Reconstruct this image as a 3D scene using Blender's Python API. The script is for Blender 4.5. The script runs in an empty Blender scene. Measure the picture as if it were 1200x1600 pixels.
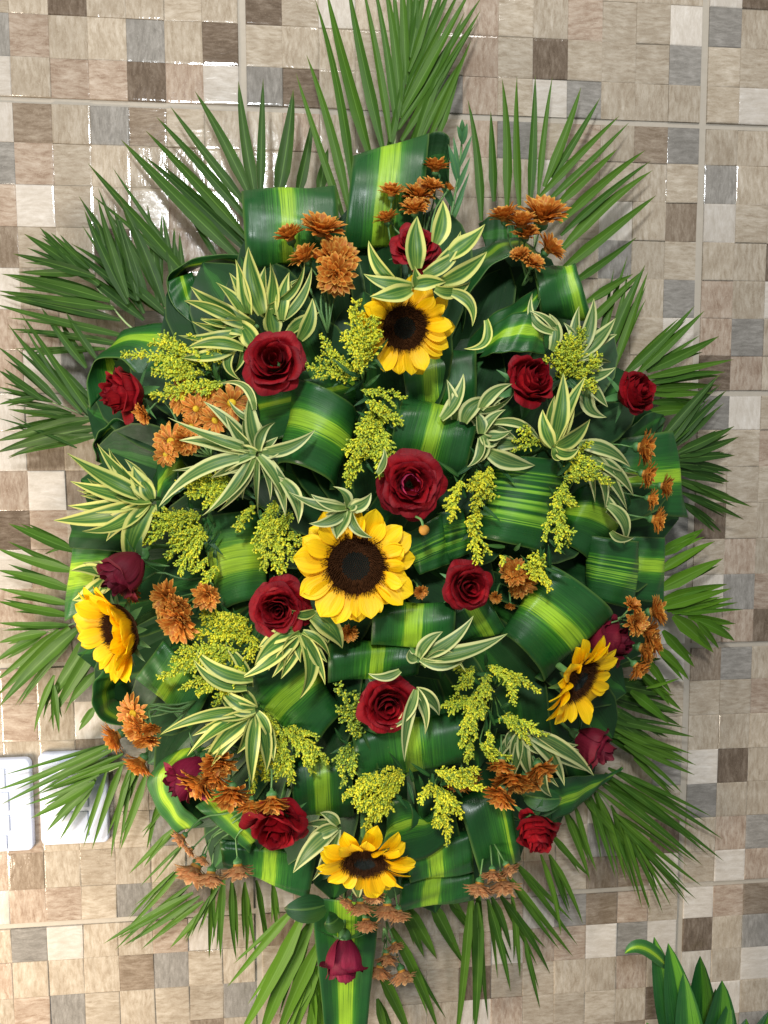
import bpy, math, random
import numpy as np
from mathutils import Vector, Matrix, Quaternion
random.seed(7)
RNG = np.random.default_rng(11)
scene = bpy.context.scene
col = scene.collection
PI = math.pi

# ------------------------------------------------------------------ camera
S = 0.05                                   # one mosaic square is 5 cm wide
ASP = 1.09437217
U0, V0 = 4.0, 11.0
R_CAM = np.array([[0.9953084553742803, 0.0038835330393098295, -0.09667469592192615],
                  [-0.011757899375555228, 0.9966434113286864, -0.08101643325519166],
                  [0.09603556873751835, 0.08177303238997069, 0.9920132764792063]])
C_CAM = np.array([1.605672310064235, 9.2849846662303, -22.093955064617575])
F_PX = 1200.0


def to_world(q):
    return Vector(((q[0] - U0) * S, q[2] * S, -(q[1] - V0) * S))


def dir_world(q):
    return Vector((q[0], q[2], -q[1]))


CAM_POS = to_world(C_CAM)
c_right, c_down, c_fwd = (dir_world(R_CAM[i]) for i in range(3))
cam_data = bpy.data.cameras.new('camera')
cam_data.sensor_fit = 'VERTICAL'
cam_data.sensor_height = 32.0
cam_data.lens = 24.0
cam_data.clip_start = 0.05
cam_data.clip_end = 50
cam = bpy.data.objects.new('camera', cam_data)
m3 = Matrix((c_right, -c_down, -c_fwd)).transposed()
cam.matrix_world = Matrix.Translation(CAM_POS) @ m3.to_4x4()
col.objects.link(cam)
scene.camera = cam


def P(px, py, d=0.0):
    """point at distance d in front of the wall, seen at photo pixel (px, py)"""
    q = R_CAM.T @ np.array([(px - 600) / F_PX, (py - 800) / F_PX, 1.0])
    r = dir_world(q)
    t = (-d - CAM_POS.y) / r.y
    return CAM_POS + r * t


def pxm(d):
    """metres per photo pixel at distance d in front of the wall"""
    return (-CAM_POS.y - d) / F_PX * 1.01


def D(x, y):
    """how far the dome of the arrangement stands out from the wall"""
    r2 = ((x - 590) / 520.0) ** 2 + ((y - 830) / 660.0) ** 2
    return 0.055 + 0.17 * math.sqrt(max(0.0, 1 - r2))


# ------------------------------------------------------------------ world, lamps, exposure
world = bpy.data.worlds.new('World')
scene.world = world
world.use_nodes = True
bg = world.node_tree.nodes['Background']
bg.inputs[0].default_value = (0.93, 0.97, 1.0, 1)
bg.inputs[1].default_value = 0.31
scene.view_settings.view_transform = 'Standard'
scene.view_settings.look = 'None'
scene.view_settings.exposure = 0.0
scene.view_settings.gamma = 1.0


def area(name, loc, target, sx, sy, power, color):
    ld = bpy.data.lights.new(name, 'AREA')
    ld.shape = 'RECTANGLE'
    ld.size, ld.size_y = sx, sy
    ld.energy = power
    ld.color = color
    o = bpy.data.objects.new(name, ld)
    o.location = loc
    o.rotation_euler = (Vector(target) - Vector(loc)).to_track_quat('-Z', 'Y').to_euler()
    col.objects.link(o)
    return o


# ceiling lamp of the room, above and behind the viewer
area('ceiling_lamp', (0.30, -1.7, 2.3), (0, 0, -0.2), 0.6, 0.6, 37, (1.0, 0.965, 0.91))
# window light at the upper left whose mirror image lies on the glossy tiles
w_pt = P(350, 320)
w_dir = (w_pt - CAM_POS).normalized()
w_dir.y = -w_dir.y
area('window_light', w_pt + w_dir * 2.3, (0, 0, -0.1), 0.20, 0.24, 38, (0.93, 0.97, 1.0))
# doorway light low on the left
area('doorway_light', (-1.15, -0.75, -0.75), (-0.35, 0, -0.45), 0.4, 0.5, 26, (1.0, 0.86, 0.69))


# ------------------------------------------------------------------ object helpers
def make_mesh(name, verts, faces, mats, uvs=None, midx=None, smooth=True, cols=None):
    me = bpy.data.meshes.new(name)
    me.from_pydata([tuple(v) for v in verts], [], [tuple(f) for f in faces])
    for m in (mats if isinstance(mats, (list, tuple)) else [mats]):
        me.materials.append(m)
    if smooth:
        me.polygons.foreach_set('use_smooth', [True] * len(me.polygons))
    if midx is not None:
        me.polygons.foreach_set('material_index', list(midx))
    if uvs is not None:
        uvl = me.uv_layers.new(name='UVMap')
        li = np.zeros(len(me.loops), dtype=np.int32)
        me.loops.foreach_get('vertex_index', li)
        uvl.data.foreach_set('uv', np.asarray(uvs, dtype=np.float32)[li].ravel())
    me.update()
    return me


def link(name, me, parent=None, loc=None, mat=None, label=None, cat=None, group=None, kind=None):
    o = bpy.data.objects.new(name, me)
    col.objects.link(o)
    if parent is not None:
        o.parent = parent
    if mat is not None:
        o.matrix_local = mat
    elif loc is not None:
        o.location = loc
    for k, v in (('label', label), ('category', cat), ('group', group), ('kind', kind)):
        if v:
            o[k] = v
    return o


def thing(name, label, cat, loc, group=None):
    return link(name, None, None, loc, None, label, cat, group)


def local(verts, origin):
    o = Vector(origin)
    return [Vector(v) - o for v in verts]


def grid_faces(nu, nv, off=0, close=False):
    f = []
    for j in range(nv - 1):
        for i in range(nu - 1 if not close else nu):
            a = off + j * nu + i
            b = off + j * nu + (i + 1) % nu
            f.append((a, b, b + nu, a + nu))
    return f


def catmull(pts, n):
    pts = [np.array(p, float) for p in pts]
    if len(pts) == 2:
        return [pts[0] + (pts[1] - pts[0]) * t for t in np.linspace(0, 1, n)]
    ext = [2 * pts[0] - pts[1]] + pts + [2 * pts[-1] - pts[-2]]
    out = []
    m = len(pts) - 1
    for t in np.linspace(0, m, n):
        k = min(int(t), m - 1)
        s = t - k
        a, b, c, d = ext[k:k + 4]
        out.append(0.5 * ((2 * b) + (c - a) * s + (2 * a - 5 * b + 4 * c - d) * s * s + (3 * b - a - 3 * c + d) * s ** 3))
    return out


def tube(points, r0, r1=None, n=6, seg=None):
    """verts, faces of a tube along points"""
    r1 = r0 if r1 is None else r1
    pts = [Vector(p) for p in (catmull([tuple(p) for p in points], seg) if seg else points)]
    V, F = [], []
    for i, p in enumerate(pts):
        t = (pts[min(i + 1, len(pts) - 1)] - pts[max(i - 1, 0)]).normalized()
        a = t.cross(Vector((0.31, 0.2, 0.93)))
        if a.length < 1e-3:
            a = t.cross(Vector((1, 0, 0)))
        a.normalize()
        b = t.cross(a)
        r = r0 + (r1 - r0) * i / (len(pts) - 1)
        for k in range(n):
            w = 2 * PI * k / n
            V.append(p + a * (r * math.cos(w)) + b * (r * math.sin(w)))
    F = grid_faces(n, len(pts), 0, True)
    F.append(tuple(range(n - 1, -1, -1)))
    F.append(tuple(range((len(pts) - 1) * n, len(pts) * n)))
    return V, F


def blade(p0, p1, p2, width, prof, fold=0.15, twist=0.0, nv=9, across=5, face=None, curl=0.0):
    """a leaf blade along a quadratic curve; width = full width in metres"""
    V, UV = [], []
    p0, p1, p2 = Vector(p0), Vector(p1), Vector(p2)
    for j in range(nv):
        t = j / (nv - 1)
        p = p0 * (1 - t) ** 2 + p1 * (2 * t * (1 - t)) + p2 * t * t
        T = ((p1 - p0) * (1 - t) + (p2 - p1) * t).normalized()
        n0 = (CAM_POS - p).normalized() if face is None else Vector(face)
        s = T.cross(n0)
        s.normalize()
        s = Quaternion(T, twist + curl * t) @ s
        n = s.cross(T)
        w = width * 0.5 * prof(t)
        for i in range(across):
            a = -1 + 2 * i / (across - 1)
            V.append(p + s * (a * w) + n * (fold * w * (abs(a) ** 1.3)))
            UV.append(((a + 1) / 2, t))
    return V, grid_faces(across, nv), UV


def prof_palm(t):
    return max(0.02, min(1, 0.35 + 2.6 * t) * (1 - t ** 1.9) ** 0.85)


def prof_leaf(t):
    return max(0.02, (0.5 + 0.5 * math.sin(min(1, t / 0.38) * PI / 2)) * (1 - max(0, (t - 0.30) / 0.70) ** 1.8))


def prof_broad(t):
    return max(0.02, math.sin(PI * min(1, 0.1 + 0.9 * t ** 0.85)) ** 0.7)


# ------------------------------------------------------------------ materials
class NT:
    def __init__(self, name):
        self.m = bpy.data.materials.new(name)
        self.m.use_nodes = True
        self.t = self.m.node_tree
        self.b = self.t.nodes['Principled BSDF']

    def n(self, kind, **kw):
        x = self.t.nodes.new(kind)
        for k, v in kw.items():
            if k.startswith('i_'):
                x.inputs[k[2:]].default_value = v
            else:
                setattr(x, k, v)
        return x

    def l(self, a, b):
        self.t.links.new(a, b)

    def math(self, op, a, b=None, c=None):
        x = self.n('ShaderNodeMath', operation=op)
        for i, v in enumerate((a, b, c)):
            if v is None:
                continue
            if isinstance(v, (int, float)):
                x.inputs[i].default_value = v
            else:
                self.l(v, x.inputs[i])
        return x.outputs[0]

    def mix(self, fac, a, b, mode='MIX'):
        x = self.n('ShaderNodeMix', data_type='RGBA', blend_type=mode)
        for i, v in ((0, fac), (6, a), (7, b)):
            if isinstance(v, (int, float)):
                x.inputs[i].default_value = v
            elif isinstance(v, tuple):
                x.inputs[i].default_value = (*v[:3], 1)
            else:
                self.l(v, x.inputs[i])
        return x.outputs[2]

    def ramp(self, fac, stops, interp='LINEAR'):
        x = self.n('ShaderNodeValToRGB')
        x.color_ramp.interpolation = interp
        e = x.color_ramp.elements
        while len(e) < len(stops):
            e.new(0.5)
        for k, (p, c) in enumerate(stops):
            e[k].position = p
            e[k].color = (*c[:3], 1) if isinstance(c, tuple) else (c, c, c, 1)
        self.l(fac, x.inputs[0])
        return x.outputs[0]

    def uv(self):
        u = self.n('ShaderNodeUVMap')
        s = self.n('ShaderNodeSeparateXYZ')
        self.l(u.outputs[0], s.inputs[0])
        return s.outputs[0], s.outputs[1]

    def vec(self, x, y, z=0.0):
        c = self.n('ShaderNodeCombineXYZ')
        for i, v in enumerate((x, y, z)):
            if isinstance(v, (int, float)):
                c.inputs[i].default_value = v
            else:
                self.l(v, c.inputs[i])
        return c.outputs[0]

    def noise(self, vec, scale=1.0, detail=2.0, rough=0.5):
        x = self.n('ShaderNodeTexNoise')
        x.inputs['Scale'].default_value = scale
        x.inputs['Detail'].default_value = detail
        x.inputs['Roughness'].default_value = rough
        self.l(vec, x.inputs['Vector'])
        return x.outputs[0]

    def rand(self):
        return self.n('ShaderNodeObjectInfo').outputs['Random']

    def objco(self):
        return self.n('ShaderNodeTexCoord').outputs['Object']

    def bump(self, h, strength, dist=0.002):
        x = self.n('ShaderNodeBump')
        x.inputs['Strength'].default_value = strength
        x.inputs['Distance'].default_value = dist
        self.l(h, x.inputs['Height'])
        self.l(x.outputs[0], self.b.inputs['Normal'])

    def base(self, c, rough=0.5, spec=0.5, **kw):
        if isinstance(c, tuple):
            self.b.inputs['Base Color'].default_value = (*c[:3], 1)
        else:
            self.l(c, self.b.inputs['Base Color'])
        if isinstance(rough, (int, float)):
            self.b.inputs['Roughness'].default_value = rough
        else:
            self.l(rough, self.b.inputs['Roughness'])
        self.b.inputs['Specular IOR Level'].default_value = spec
        for k, v in kw.items():
            self.b.inputs[k.replace('_', ' ')].default_value = v
        return self.m


def translucent(nt, color, fac):
    """let some light through a thin leaf or petal"""
    tr = nt.n('ShaderNodeBsdfTranslucent')
    if isinstance(color, tuple):
        tr.inputs[0].default_value = (*color, 1)
    else:
        nt.l(color, tr.inputs[0])
    mx = nt.n('ShaderNodeMixShader')
    mx.inputs[0].default_value = fac
    nt.l(nt.b.outputs[0], mx.inputs[1])
    nt.l(tr.outputs[0], mx.inputs[2])
    nt.l(mx.outputs[0], nt.t.nodes['Material Output'].inputs[0])


def mat_ribbon(name, dark, mid, light, multi=False, rough=0.33, spec=0.30):
    k = NT(name)
    u, v = k.uv()
    r = k.rand()
    rz = k.math('MULTIPLY', r, 37.0)
    fine = k.noise(k.vec(k.math('MULTIPLY', u, 95), k.math('MULTIPLY', v, 0.8), rz), 1, 3, 0.6)
    wide = k.noise(k.vec(k.math('MULTIPLY', u, 22), k.math('MULTIPLY', v, 0.5), rz), 1, 2, 0.5)
    uu = k.math('ADD', u, k.math('MULTIPLY', k.math('SUBTRACT', wide, 0.5), 0.05))
    if multi:
        env = k.ramp(uu, [(0.0, 0.02), (0.29, 0.02), (0.35, 0.30), (0.5, 0.36), (0.65, 0.30), (0.71, 0.02), (1.0, 0.02)])
        band = k.noise(k.vec(k.math('MULTIPLY', u, 62), k.math('MULTIPLY', v, 0.25), rz), 1, 1, 0.4)
        val = k.math('ADD', env, k.math('MULTIPLY', k.math('MULTIPLY', k.math('SUBTRACT', band, 0.5), 9.0), env))
        val = k.math('ADD', val, k.math('MULTIPLY', k.math('SUBTRACT', fine, 0.5), k.math('MULTIPLY', env, 0.9)))
    else:
        env = k.ramp(uu, [(0.0, 0.0), (0.20, 0.04), (0.34, 0.20), (0.40, 0.38), (0.43, 0.74), (0.57, 0.74), (0.60, 0.38), (0.66, 0.20), (0.80, 0.04), (1.0, 0.0)])
        val = k.math('ADD', env, k.math('MULTIPLY', k.math('SUBTRACT', fine, 0.5), k.math('ADD', k.math('MULTIPLY', env, 1.9), 0.12)))
        val = k.math('ADD', val, k.math('MULTIPLY', k.math('SUBTRACT', wide, 0.5), k.math('MULTIPLY', env, 1.1)))
    c = k.ramp(val, [(0.05, dark), (0.36, mid), (0.62, light), (1.0, tuple(min(1, q * 1.15) for q in light))])
    lines = k.ramp(fine, [(0.3, 0.75), (0.5, 1.0), (0.7, 1.15)])
    c = k.mix(1.0, c, lines, 'MULTIPLY')
    blot = k.noise(k.objco(), 28, 3, 0.6)
    c = k.mix(k.math('MULTIPLY', blot, 0.35), c, (0.03, 0.10, 0.02), 'MIX')
    scuff = k.noise(k.vec(k.math('MULTIPLY', u, 16), k.math('MULTIPLY', v, 5), rz), 1, 5, 0.75)
    c = k.mix(k.ramp(scuff, [(0.66, 0.0), (0.74, 0.5)]), c, (0.11, 0.17, 0.05))
    edge = k.math('ABSOLUTE', k.math('SUBTRACT', u, 0.5))
    c = k.mix(k.ramp(edge, [(0.47, 0.0), (0.495, 0.6)]), c, (0.09, 0.16, 0.03))
    k.base(c, k.ramp(blot, [(0.35, rough - 0.07), (0.65, rough + 0.14)]), spec)
    k.bump(k.math('ADD', fine, k.math('MULTIPLY', wide, 1.5)), 0.15, 0.0016)
    return k.m


G_DARK, G_MID, G_LIGHT = (0.009, 0.068, 0.014), (0.045, 0.20, 0.014), (0.27, 0.46, 0.024)
M_RIB = mat_ribbon('striped_leaf', G_DARK, G_MID, G_LIGHT)
M_MULTI = mat_ribbon('fine_striped_leaf', G_DARK, G_MID, (0.20, 0.42, 0.035), True)
M_BRIGHT = mat_ribbon('bright_striped_leaf', (0.03, 0.13, 0.028), (0.12, 0.31, 0.025), (0.34, 0.52, 0.028))
M_PLANT = mat_ribbon('plant_leaf', (0.008, 0.06, 0.016), (0.02, 0.11, 0.012), (0.085, 0.24, 0.016))
M_DARKLEAF = mat_ribbon('shade_dark_leaf', (0.004, 0.028, 0.007), (0.008, 0.05, 0.009), (0.02, 0.10, 0.012), False, 0.5, 0.22)  # greens darkened, so shade in the gaps is put into the colour


def mat_blade(name, c0, c1, rough=0.48, trans=0.18):
    k = NT(name)
    u, v = k.uv()
    r = k.rand()
    fine = k.noise(k.vec(k.math('MULTIPLY', u, 26), k.math('MULTIPLY', v, 1.5), k.math('MULTIPLY', r, 50)), 1, 2, 0.6)
    c = k.mix(r, c0, c1)
    c = k.mix(1.0, c, k.ramp(fine, [(0.3, 0.75), (0.7, 1.2)]), 'MULTIPLY')
    patch = k.noise(k.objco(), 14, 2, 0.5)
    c = k.mix(k.ramp(patch, [(0.5, 0.0), (0.75, 0.5)]), c, (0.10, 0.20, 0.02))
    tip = k.ramp(v, [(0.0, 0.0), (0.90, 0.0), (1.0, 0.75)])
    c = k.mix(tip, c, (0.16, 0.14, 0.04))
    mid = k.ramp(u, [(0.44, 0.0), (0.49, 0.5), (0.51, 0.5), (0.56, 0.0)])
    c = k.mix(mid, c, (0.16, 0.30, 0.06))
    k.base(c, rough, 0.24)
    k.bump(fine, 0.25, 0.001)
    translucent(k, (0.08, 0.19, 0.008), trans)
    return k.m


M_PALM = mat_blade('palm_leaf', (0.018, 0.058, 0.007), (0.038, 0.098, 0.011))
M_PALM_BRIGHT = mat_blade('bright_palm_leaf', (0.055, 0.16, 0.006), (0.10, 0.22, 0.009))
M_PALM_MID = mat_blade('mid_palm_leaf', (0.032, 0.10, 0.007), (0.066, 0.155, 0.010))
M_BLUEGREEN = mat_blade('grey_green_leaf', (0.05, 0.16, 0.06), (0.08, 0.22, 0.08), 0.4, 0.08)
M_SHRUB = mat_blade('rose_leaf', (0.012, 0.06, 0.018), (0.02, 0.09, 0.02), 0.4, 0.08)


def mat_flat(name, c0, c1, rough=0.5, scale=30, spec=0.4):
    k = NT(name)
    n = k.noise(k.objco(), scale, 3, 0.6)
    c = k.mix(n, c0, c1)
    c = k.mix(1.0, c, k.ramp(k.rand(), [(0, 0.85), (1, 1.15)]), 'MULTIPLY')
    return k.base(c, rough, spec)


M_STEM = mat_flat('green_stem', (0.08, 0.19, 0.05), (0.14, 0.27, 0.08))
M_RACHIS = mat_flat('palm_rachis', (0.22, 0.33, 0.12), (0.34, 0.42, 0.2))
M_CALYX = mat_flat('calyx_green', (0.05, 0.16, 0.05), (0.10, 0.25, 0.07))
M_FOAM = mat_flat('floral_foam', (0.01, 0.04, 0.015), (0.02, 0.07, 0.02), 0.9)


def mat_variegated(name, centre, inner, edge):
    k = NT(name)
    u, v = k.uv()
    r = k.rand()
    fine = k.noise(k.vec(k.math('MULTIPLY', u, 30), k.math('MULTIPLY', v, 1.0), k.math('MULTIPLY', r, 60)), 1, 2, 0.6)
    a = k.math('ABSOLUTE', k.math('SUBTRACT', u, 0.5))
    a = k.math('ADD', a, k.math('MULTIPLY', k.math('SUBTRACT', fine, 0.5), 0.08))
    a = k.math('ADD', a, k.math('MULTIPLY', k.math('SUBTRACT', r, 0.5), 0.07))
    wide = k.math('MULTIPLY', k.math('POWER', v, 4.0), 0.22)
    a = k.math('ADD', a, wide)
    c = k.ramp(a, [(0.0, inner), (0.05, centre), (0.12, inner), (0.19, centre), (0.275, centre), (0.315, inner), (0.365, edge), (0.5, edge)])
    c = k.mix(1.0, c, k.ramp(r, [(0, 0.82), (1, 1.05)]), 'MULTIPLY')
    tip = k.ramp(v, [(0.0, 0.35), (0.25, 0.0), (0.96, 0.0), (1.0, 0.8)])
    c = k.mix(tip, c, (0.30, 0.42, 0.08))
    k.base(c, 0.42, 0.28)
    k.bump(fine, 0.2, 0.0008)
    translucent(k, (0.16, 0.27, 0.05), 0.12)
    return k.m


M_VAR = mat_variegated('variegated_leaf', (0.042, 0.135, 0.024), (0.15, 0.26, 0.04), (0.60, 0.60, 0.17))
M_VAR_PALE = mat_variegated('pale_variegated_leaf', (0.055, 0.14, 0.036), (0.17, 0.25, 0.065), (0.58, 0.60, 0.26))


def mat_rose(name, deep, vivid, edge):
    k = NT(name)
    u, v = k.uv()
    n = k.noise(k.vec(k.math('MULTIPLY', u, 14), k.math('MULTIPLY', v, 2.5), k.math('MULTIPLY', k.rand(), 30)), 1, 3, 0.6)
    c = k.mix(n, deep, vivid)  # petal mottled at random between two reds
    c = k.mix(1.0, c, k.ramp(k.rand(), [(0, 0.75), (1, 1.2)]), 'MULTIPLY')
    rim = k.ramp(v, [(0.86, 0.0), (0.97, 0.35), (1.0, 0.7)])
    c = k.mix(rim, c, edge)
    k.base(c, 0.6, 0.18)
    k.b.inputs['Sheen Weight'].default_value = 0.03
    k.b.inputs['Sheen Roughness'].default_value = 0.4
    k.b.inputs['Sheen Tint'].default_value = (1, 0.25, 0.3, 1)
    k.bump(n, 0.6, 0.0016)
    return k.m


M_ROSE = mat_rose('crimson_petal', (0.12, 0.0012, 0.004), (0.34, 0.004, 0.009), (0.09, 0.002, 0.008))
M_ROSE_DARK = mat_rose('maroon_petal', (0.085, 0.003, 0.010), (0.16, 0.009, 0.024), (0.06, 0.003, 0.012))
M_ROSE_PINK = mat_rose('wine_pink_petal', (0.13, 0.004, 0.018), (0.24, 0.012, 0.045), (0.09, 0.004, 0.016))


def mat_sunpetal():
    k = NT('sunflower_petal')
    u, v = k.uv()
    n = k.noise(k.vec(k.math('MULTIPLY', u, 13), k.math('MULTIPLY', v, 0.8), k.math('MULTIPLY', k.rand(), 30)), 1, 2, 0.5)
    c = k.ramp(v, [(0.0, (0.74, 0.33, 0.001)), (0.25, (0.94, 0.56, 0.002)), (1.0, (0.98, 0.68, 0.004))])
    c = k.mix(1.0, c, k.ramp(n, [(0.3, 0.86), (0.6, 1.0)]), 'MULTIPLY')
    k.base(c, 0.5, 0.3)
    k.bump(n, 0.5, 0.0015)
    translucent(k, (0.95, 0.50, 0.003), 0.2)
    return k.m


M_SUN = mat_sunpetal()
M_FLORET = mat_flat('brown_floret', (0.018, 0.006, 0.002), (0.085, 0.03, 0.007), 0.8, 160, 0.15)
M_FLORET_IN = mat_flat('dark_centre_floret', (0.005, 0.008, 0.007), (0.018, 0.026, 0.022), 0.6, 200, 0.25)
M_SUN_SEPAL = mat_flat('sunflower_sepal', (0.06, 0.15, 0.04), (0.12, 0.24, 0.07))


def mat_mum(name, base, mid, tip):
    k = NT(name)
    u, v = k.uv()
    n = k.noise(k.vec(k.math('MULTIPLY', u, 6), k.math('MULTIPLY', v, 1.5), k.math('MULTIPLY', k.rand(), 30)), 1, 2, 0.5)
    c = k.ramp(k.math('ADD', v, k.math('MULTIPLY', k.math('SUBTRACT', n, 0.5), 0.3)), [(0.0, base), (0.45, mid), (0.85, mid), (1.0, tip)])
    a = k.math('ABSOLUTE', k.math('SUBTRACT', u, 0.5))
    c = k.mix(k.ramp(a, [(0.30, 0.0), (0.5, 0.75)]), c, tip)
    c = k.mix(1.0, c, k.ramp(k.noise(k.objco(), 3.0, 2, 0.5), [(0.3, 0.7), (0.7, 1.2)]), 'MULTIPLY')
    k.base(c, 0.55, 0.3)
    translucent(k, mid, 0.28)
    return k.m


M_MUM = mat_mum('bronze_petal', (0.24, 0.04, 0.007), (0.56, 0.18, 0.024), (0.84, 0.52, 0.10))
M_MUM_PALE = mat_mum('faded_bronze_petal', (0.32, 0.11, 0.055), (0.58, 0.29, 0.13), (0.76, 0.53, 0.25))
M_MUM_C = mat_flat('yellow_floret', (0.50, 0.32, 0.01), (0.72, 0.52, 0.02), 0.7, 200)
M_MUM_CB = mat_flat('bronze_floret', (0.35, 0.13, 0.02), (0.55, 0.28, 0.03), 0.7, 200)
M_BUD_Y = mat_flat('yellow_bud', (0.52, 0.50, 0.016), (0.75, 0.70, 0.035), 0.6, 80)
M_BUD_G = mat_flat('green_yellow_bud', (0.29, 0.39, 0.022), (0.49, 0.56, 0.045), 0.6, 80)
M_BUD_D = mat_flat('green_bud', (0.09, 0.18, 0.022), (0.20, 0.29, 0.035), 0.6, 80)
M_TWIG = mat_flat('twig_green', (0.06, 0.15, 0.03), (0.12, 0.22, 0.05))


M_ROSE_HEART = mat_rose('rose_heart_petal', (0.30, 0.015, 0.06), (0.50, 0.05, 0.15), (0.30, 0.01, 0.04))


# ------------------------------------------------------------------ the wall
def mat_tile(key, c0, c1, c2, vertical):
    k = NT('stone_tile_' + key)
    geo = k.n('ShaderNodeNewGeometry').outputs['Position']
    s = k.n('ShaderNodeSeparateXYZ')
    k.l(geo, s.inputs[0])
    r = k.rand()
    off = k.math('MULTIPLY', r, 91.0)
    X, Z = s.outputs[0], s.outputs[2]
    warp = k.noise(geo, 22, 2, 0.5)
    wv = k.math('MULTIPLY', k.math('SUBTRACT', warp, 0.5), 0.014)
    if vertical:
        vv = k.vec(k.math('MULTIPLY', k.math('ADD', X, wv), 190), k.math('MULTIPLY', Z, 52), off)
    else:
        vv = k.vec(k.math('MULTIPLY', X, 52), k.math('MULTIPLY', k.math('ADD', Z, wv), 190), off)
    grain = k.noise(vv, 1.0, 6, 0.72)
    speck = k.noise(k.vec(k.math('MULTIPLY', X, 520), k.math('MULTIPLY', Z, 520), off), 1, 2, 0.6)
    cloud = k.noise(k.vec(k.math('MULTIPLY', X, 30), k.math('MULTIPLY', Z, 30), off), 1, 3, 0.6)
    c = k.ramp(grain, [(0.32, c1), (0.5, c0), (0.68, c2)])
    c = k.mix(k.ramp(cloud, [(0.42, 0.0), (0.72, 0.55)]), c, c1)
    c = k.mix(k.ramp(speck, [(0.60, 0.0), (0.70, 0.5)]), c, c2)
    c = k.mix(k.ramp(speck, [(0.26, 0.4), (0.34, 0.0)]), c, c1)
    c = k.mix(1.0, c, k.ramp(r, [(0, 0.88), (1, 1.1)]), 'MULTIPLY')
    k.base(c, 0.11, 0.5)
    wav = k.noise(vv, 0.22, 3, 0.6)
    k.bump(k.math('ADD', k.math('MULTIPLY', wav, 1.0), k.math('MULTIPLY', speck, 0.06)), 0.30, 0.0035)
    return k.m


TILE_COLS = {
    'b': ((0.40, 0.335, 0.255), (0.275, 0.215, 0.15), (0.50, 0.435, 0.35)),
    't': ((0.375, 0.29, 0.22), (0.235, 0.16, 0.11), (0.48, 0.40, 0.32)),
    'm': ((0.235, 0.18, 0.13), (0.15, 0.107, 0.07), (0.33, 0.27, 0.205)),
    'd': ((0.15, 0.11, 0.077), (0.09, 0.062, 0.04), (0.235, 0.185, 0.14)),
    'g': ((0.245, 0.225, 0.198), (0.165, 0.15, 0.13), (0.33, 0.305, 0.275)),
    'w': ((0.53, 0.475, 0.41), (0.44, 0.385, 0.32), (0.61, 0.56, 0.50)),
}
M_TILE = {(k, v): mat_tile(k + ('_upright' if v else '_level'), *c, v) for k, c in TILE_COLS.items() for v in (0, 1)}
M_GROUT = mat_flat('grout', (0.38, 0.335, 0.27), (0.48, 0.425, 0.35), 0.75, 90)

TILES = {}


def row(r, c0, s):
    for i, ch in enumerate(s):
        if ch != '.':
            TILES[(c0 + i, r)] = ch


row(-4, -8, 'bbbbbbbbbbbbbbbbbbbbbwdb')
row(-3, -8, 'bbbdbbbbdbwbbbtbbtbbwgbb')
row(-2, -8, 'bgtbbgbdbbbbbbtbdbbbgbbb')
row(-1, -8, 'bwbttdtwgdbbbgtbwgbbbbwb')
row(0, -8, 'bwmbgmbbbtbbbbtgbtbmgbbb')
row(1, -8, 'bgtbbbbbbbbbbbbbwtbbbgbb')
row(2, -8, 'btwbbbtbbbbbbbbbbbwbmwbb')
row(3, -8, 'bmbbdbtbbbbbbbbbbbgbbbbd')
row(4, -8, 'bwbbbbbbbbbbbbbbbbbbgtbw')
row(5, -8, 'bttbbgbbbbbbbbbbbbbbwtgb')
row(6, -8, 'btwgbbbbbbbbbbbbbbbbbdtb')
row(7, -8, 'bwwbbbbbbbbbbbbbbbbbbgwb')
row(8, -8, 'bwmbbbbbbbbbbbbbbbbbtbbt')
row(9, -8, 'btwmbbbbbbbbbbbbbbbbgbbb')
row(10, -8, 'bdtbbbbbbbbbbbbbbbbbgdbb')
row(11, -8, 'bwtbbbbbbbbbbbbbbbbbgbtb')
row(12, -8, 'btbbbbbbbbbbbbbbbbbbwwgt')
row(13, -8, 'bbtbbbbbbbbbbbbbbbbbwbtd')
row(14, -8, 'btbgbbbbbbbbbbbbbbbbwmgb')
row(15, -8, 'btbwbbbbbbbbbbbbbbbbbbbt')
row(16, -8, 'bbbmbbbbbbbbbbbbbbbbbbbb')
row(17, -8, 'bbbbbbbbbbbbbbbbbbbbgwdb')
row(18, -8, 'btbbbgbbbbbbbbbbbbwbbgbb')
row(19, -8, 'tmbbbbbtbbbbbbbbbbgbdbtg')
row(20, -8, 'wttbgbtbwbbbbbbbtbmmwbwt')
row(21, -8, 'bgwbbtwbmbbbbbbtwgmtbwtm')
row(22, -8, 'tbbbmgbbbbbbbbtwttwgwdbg')
row(23, -8, 'btgbbbbgbbbbbbdbbbbtbwbw')
row(24, -8, 'bbbbbbmbtbbbbbwtbbbbdbwb')


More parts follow.
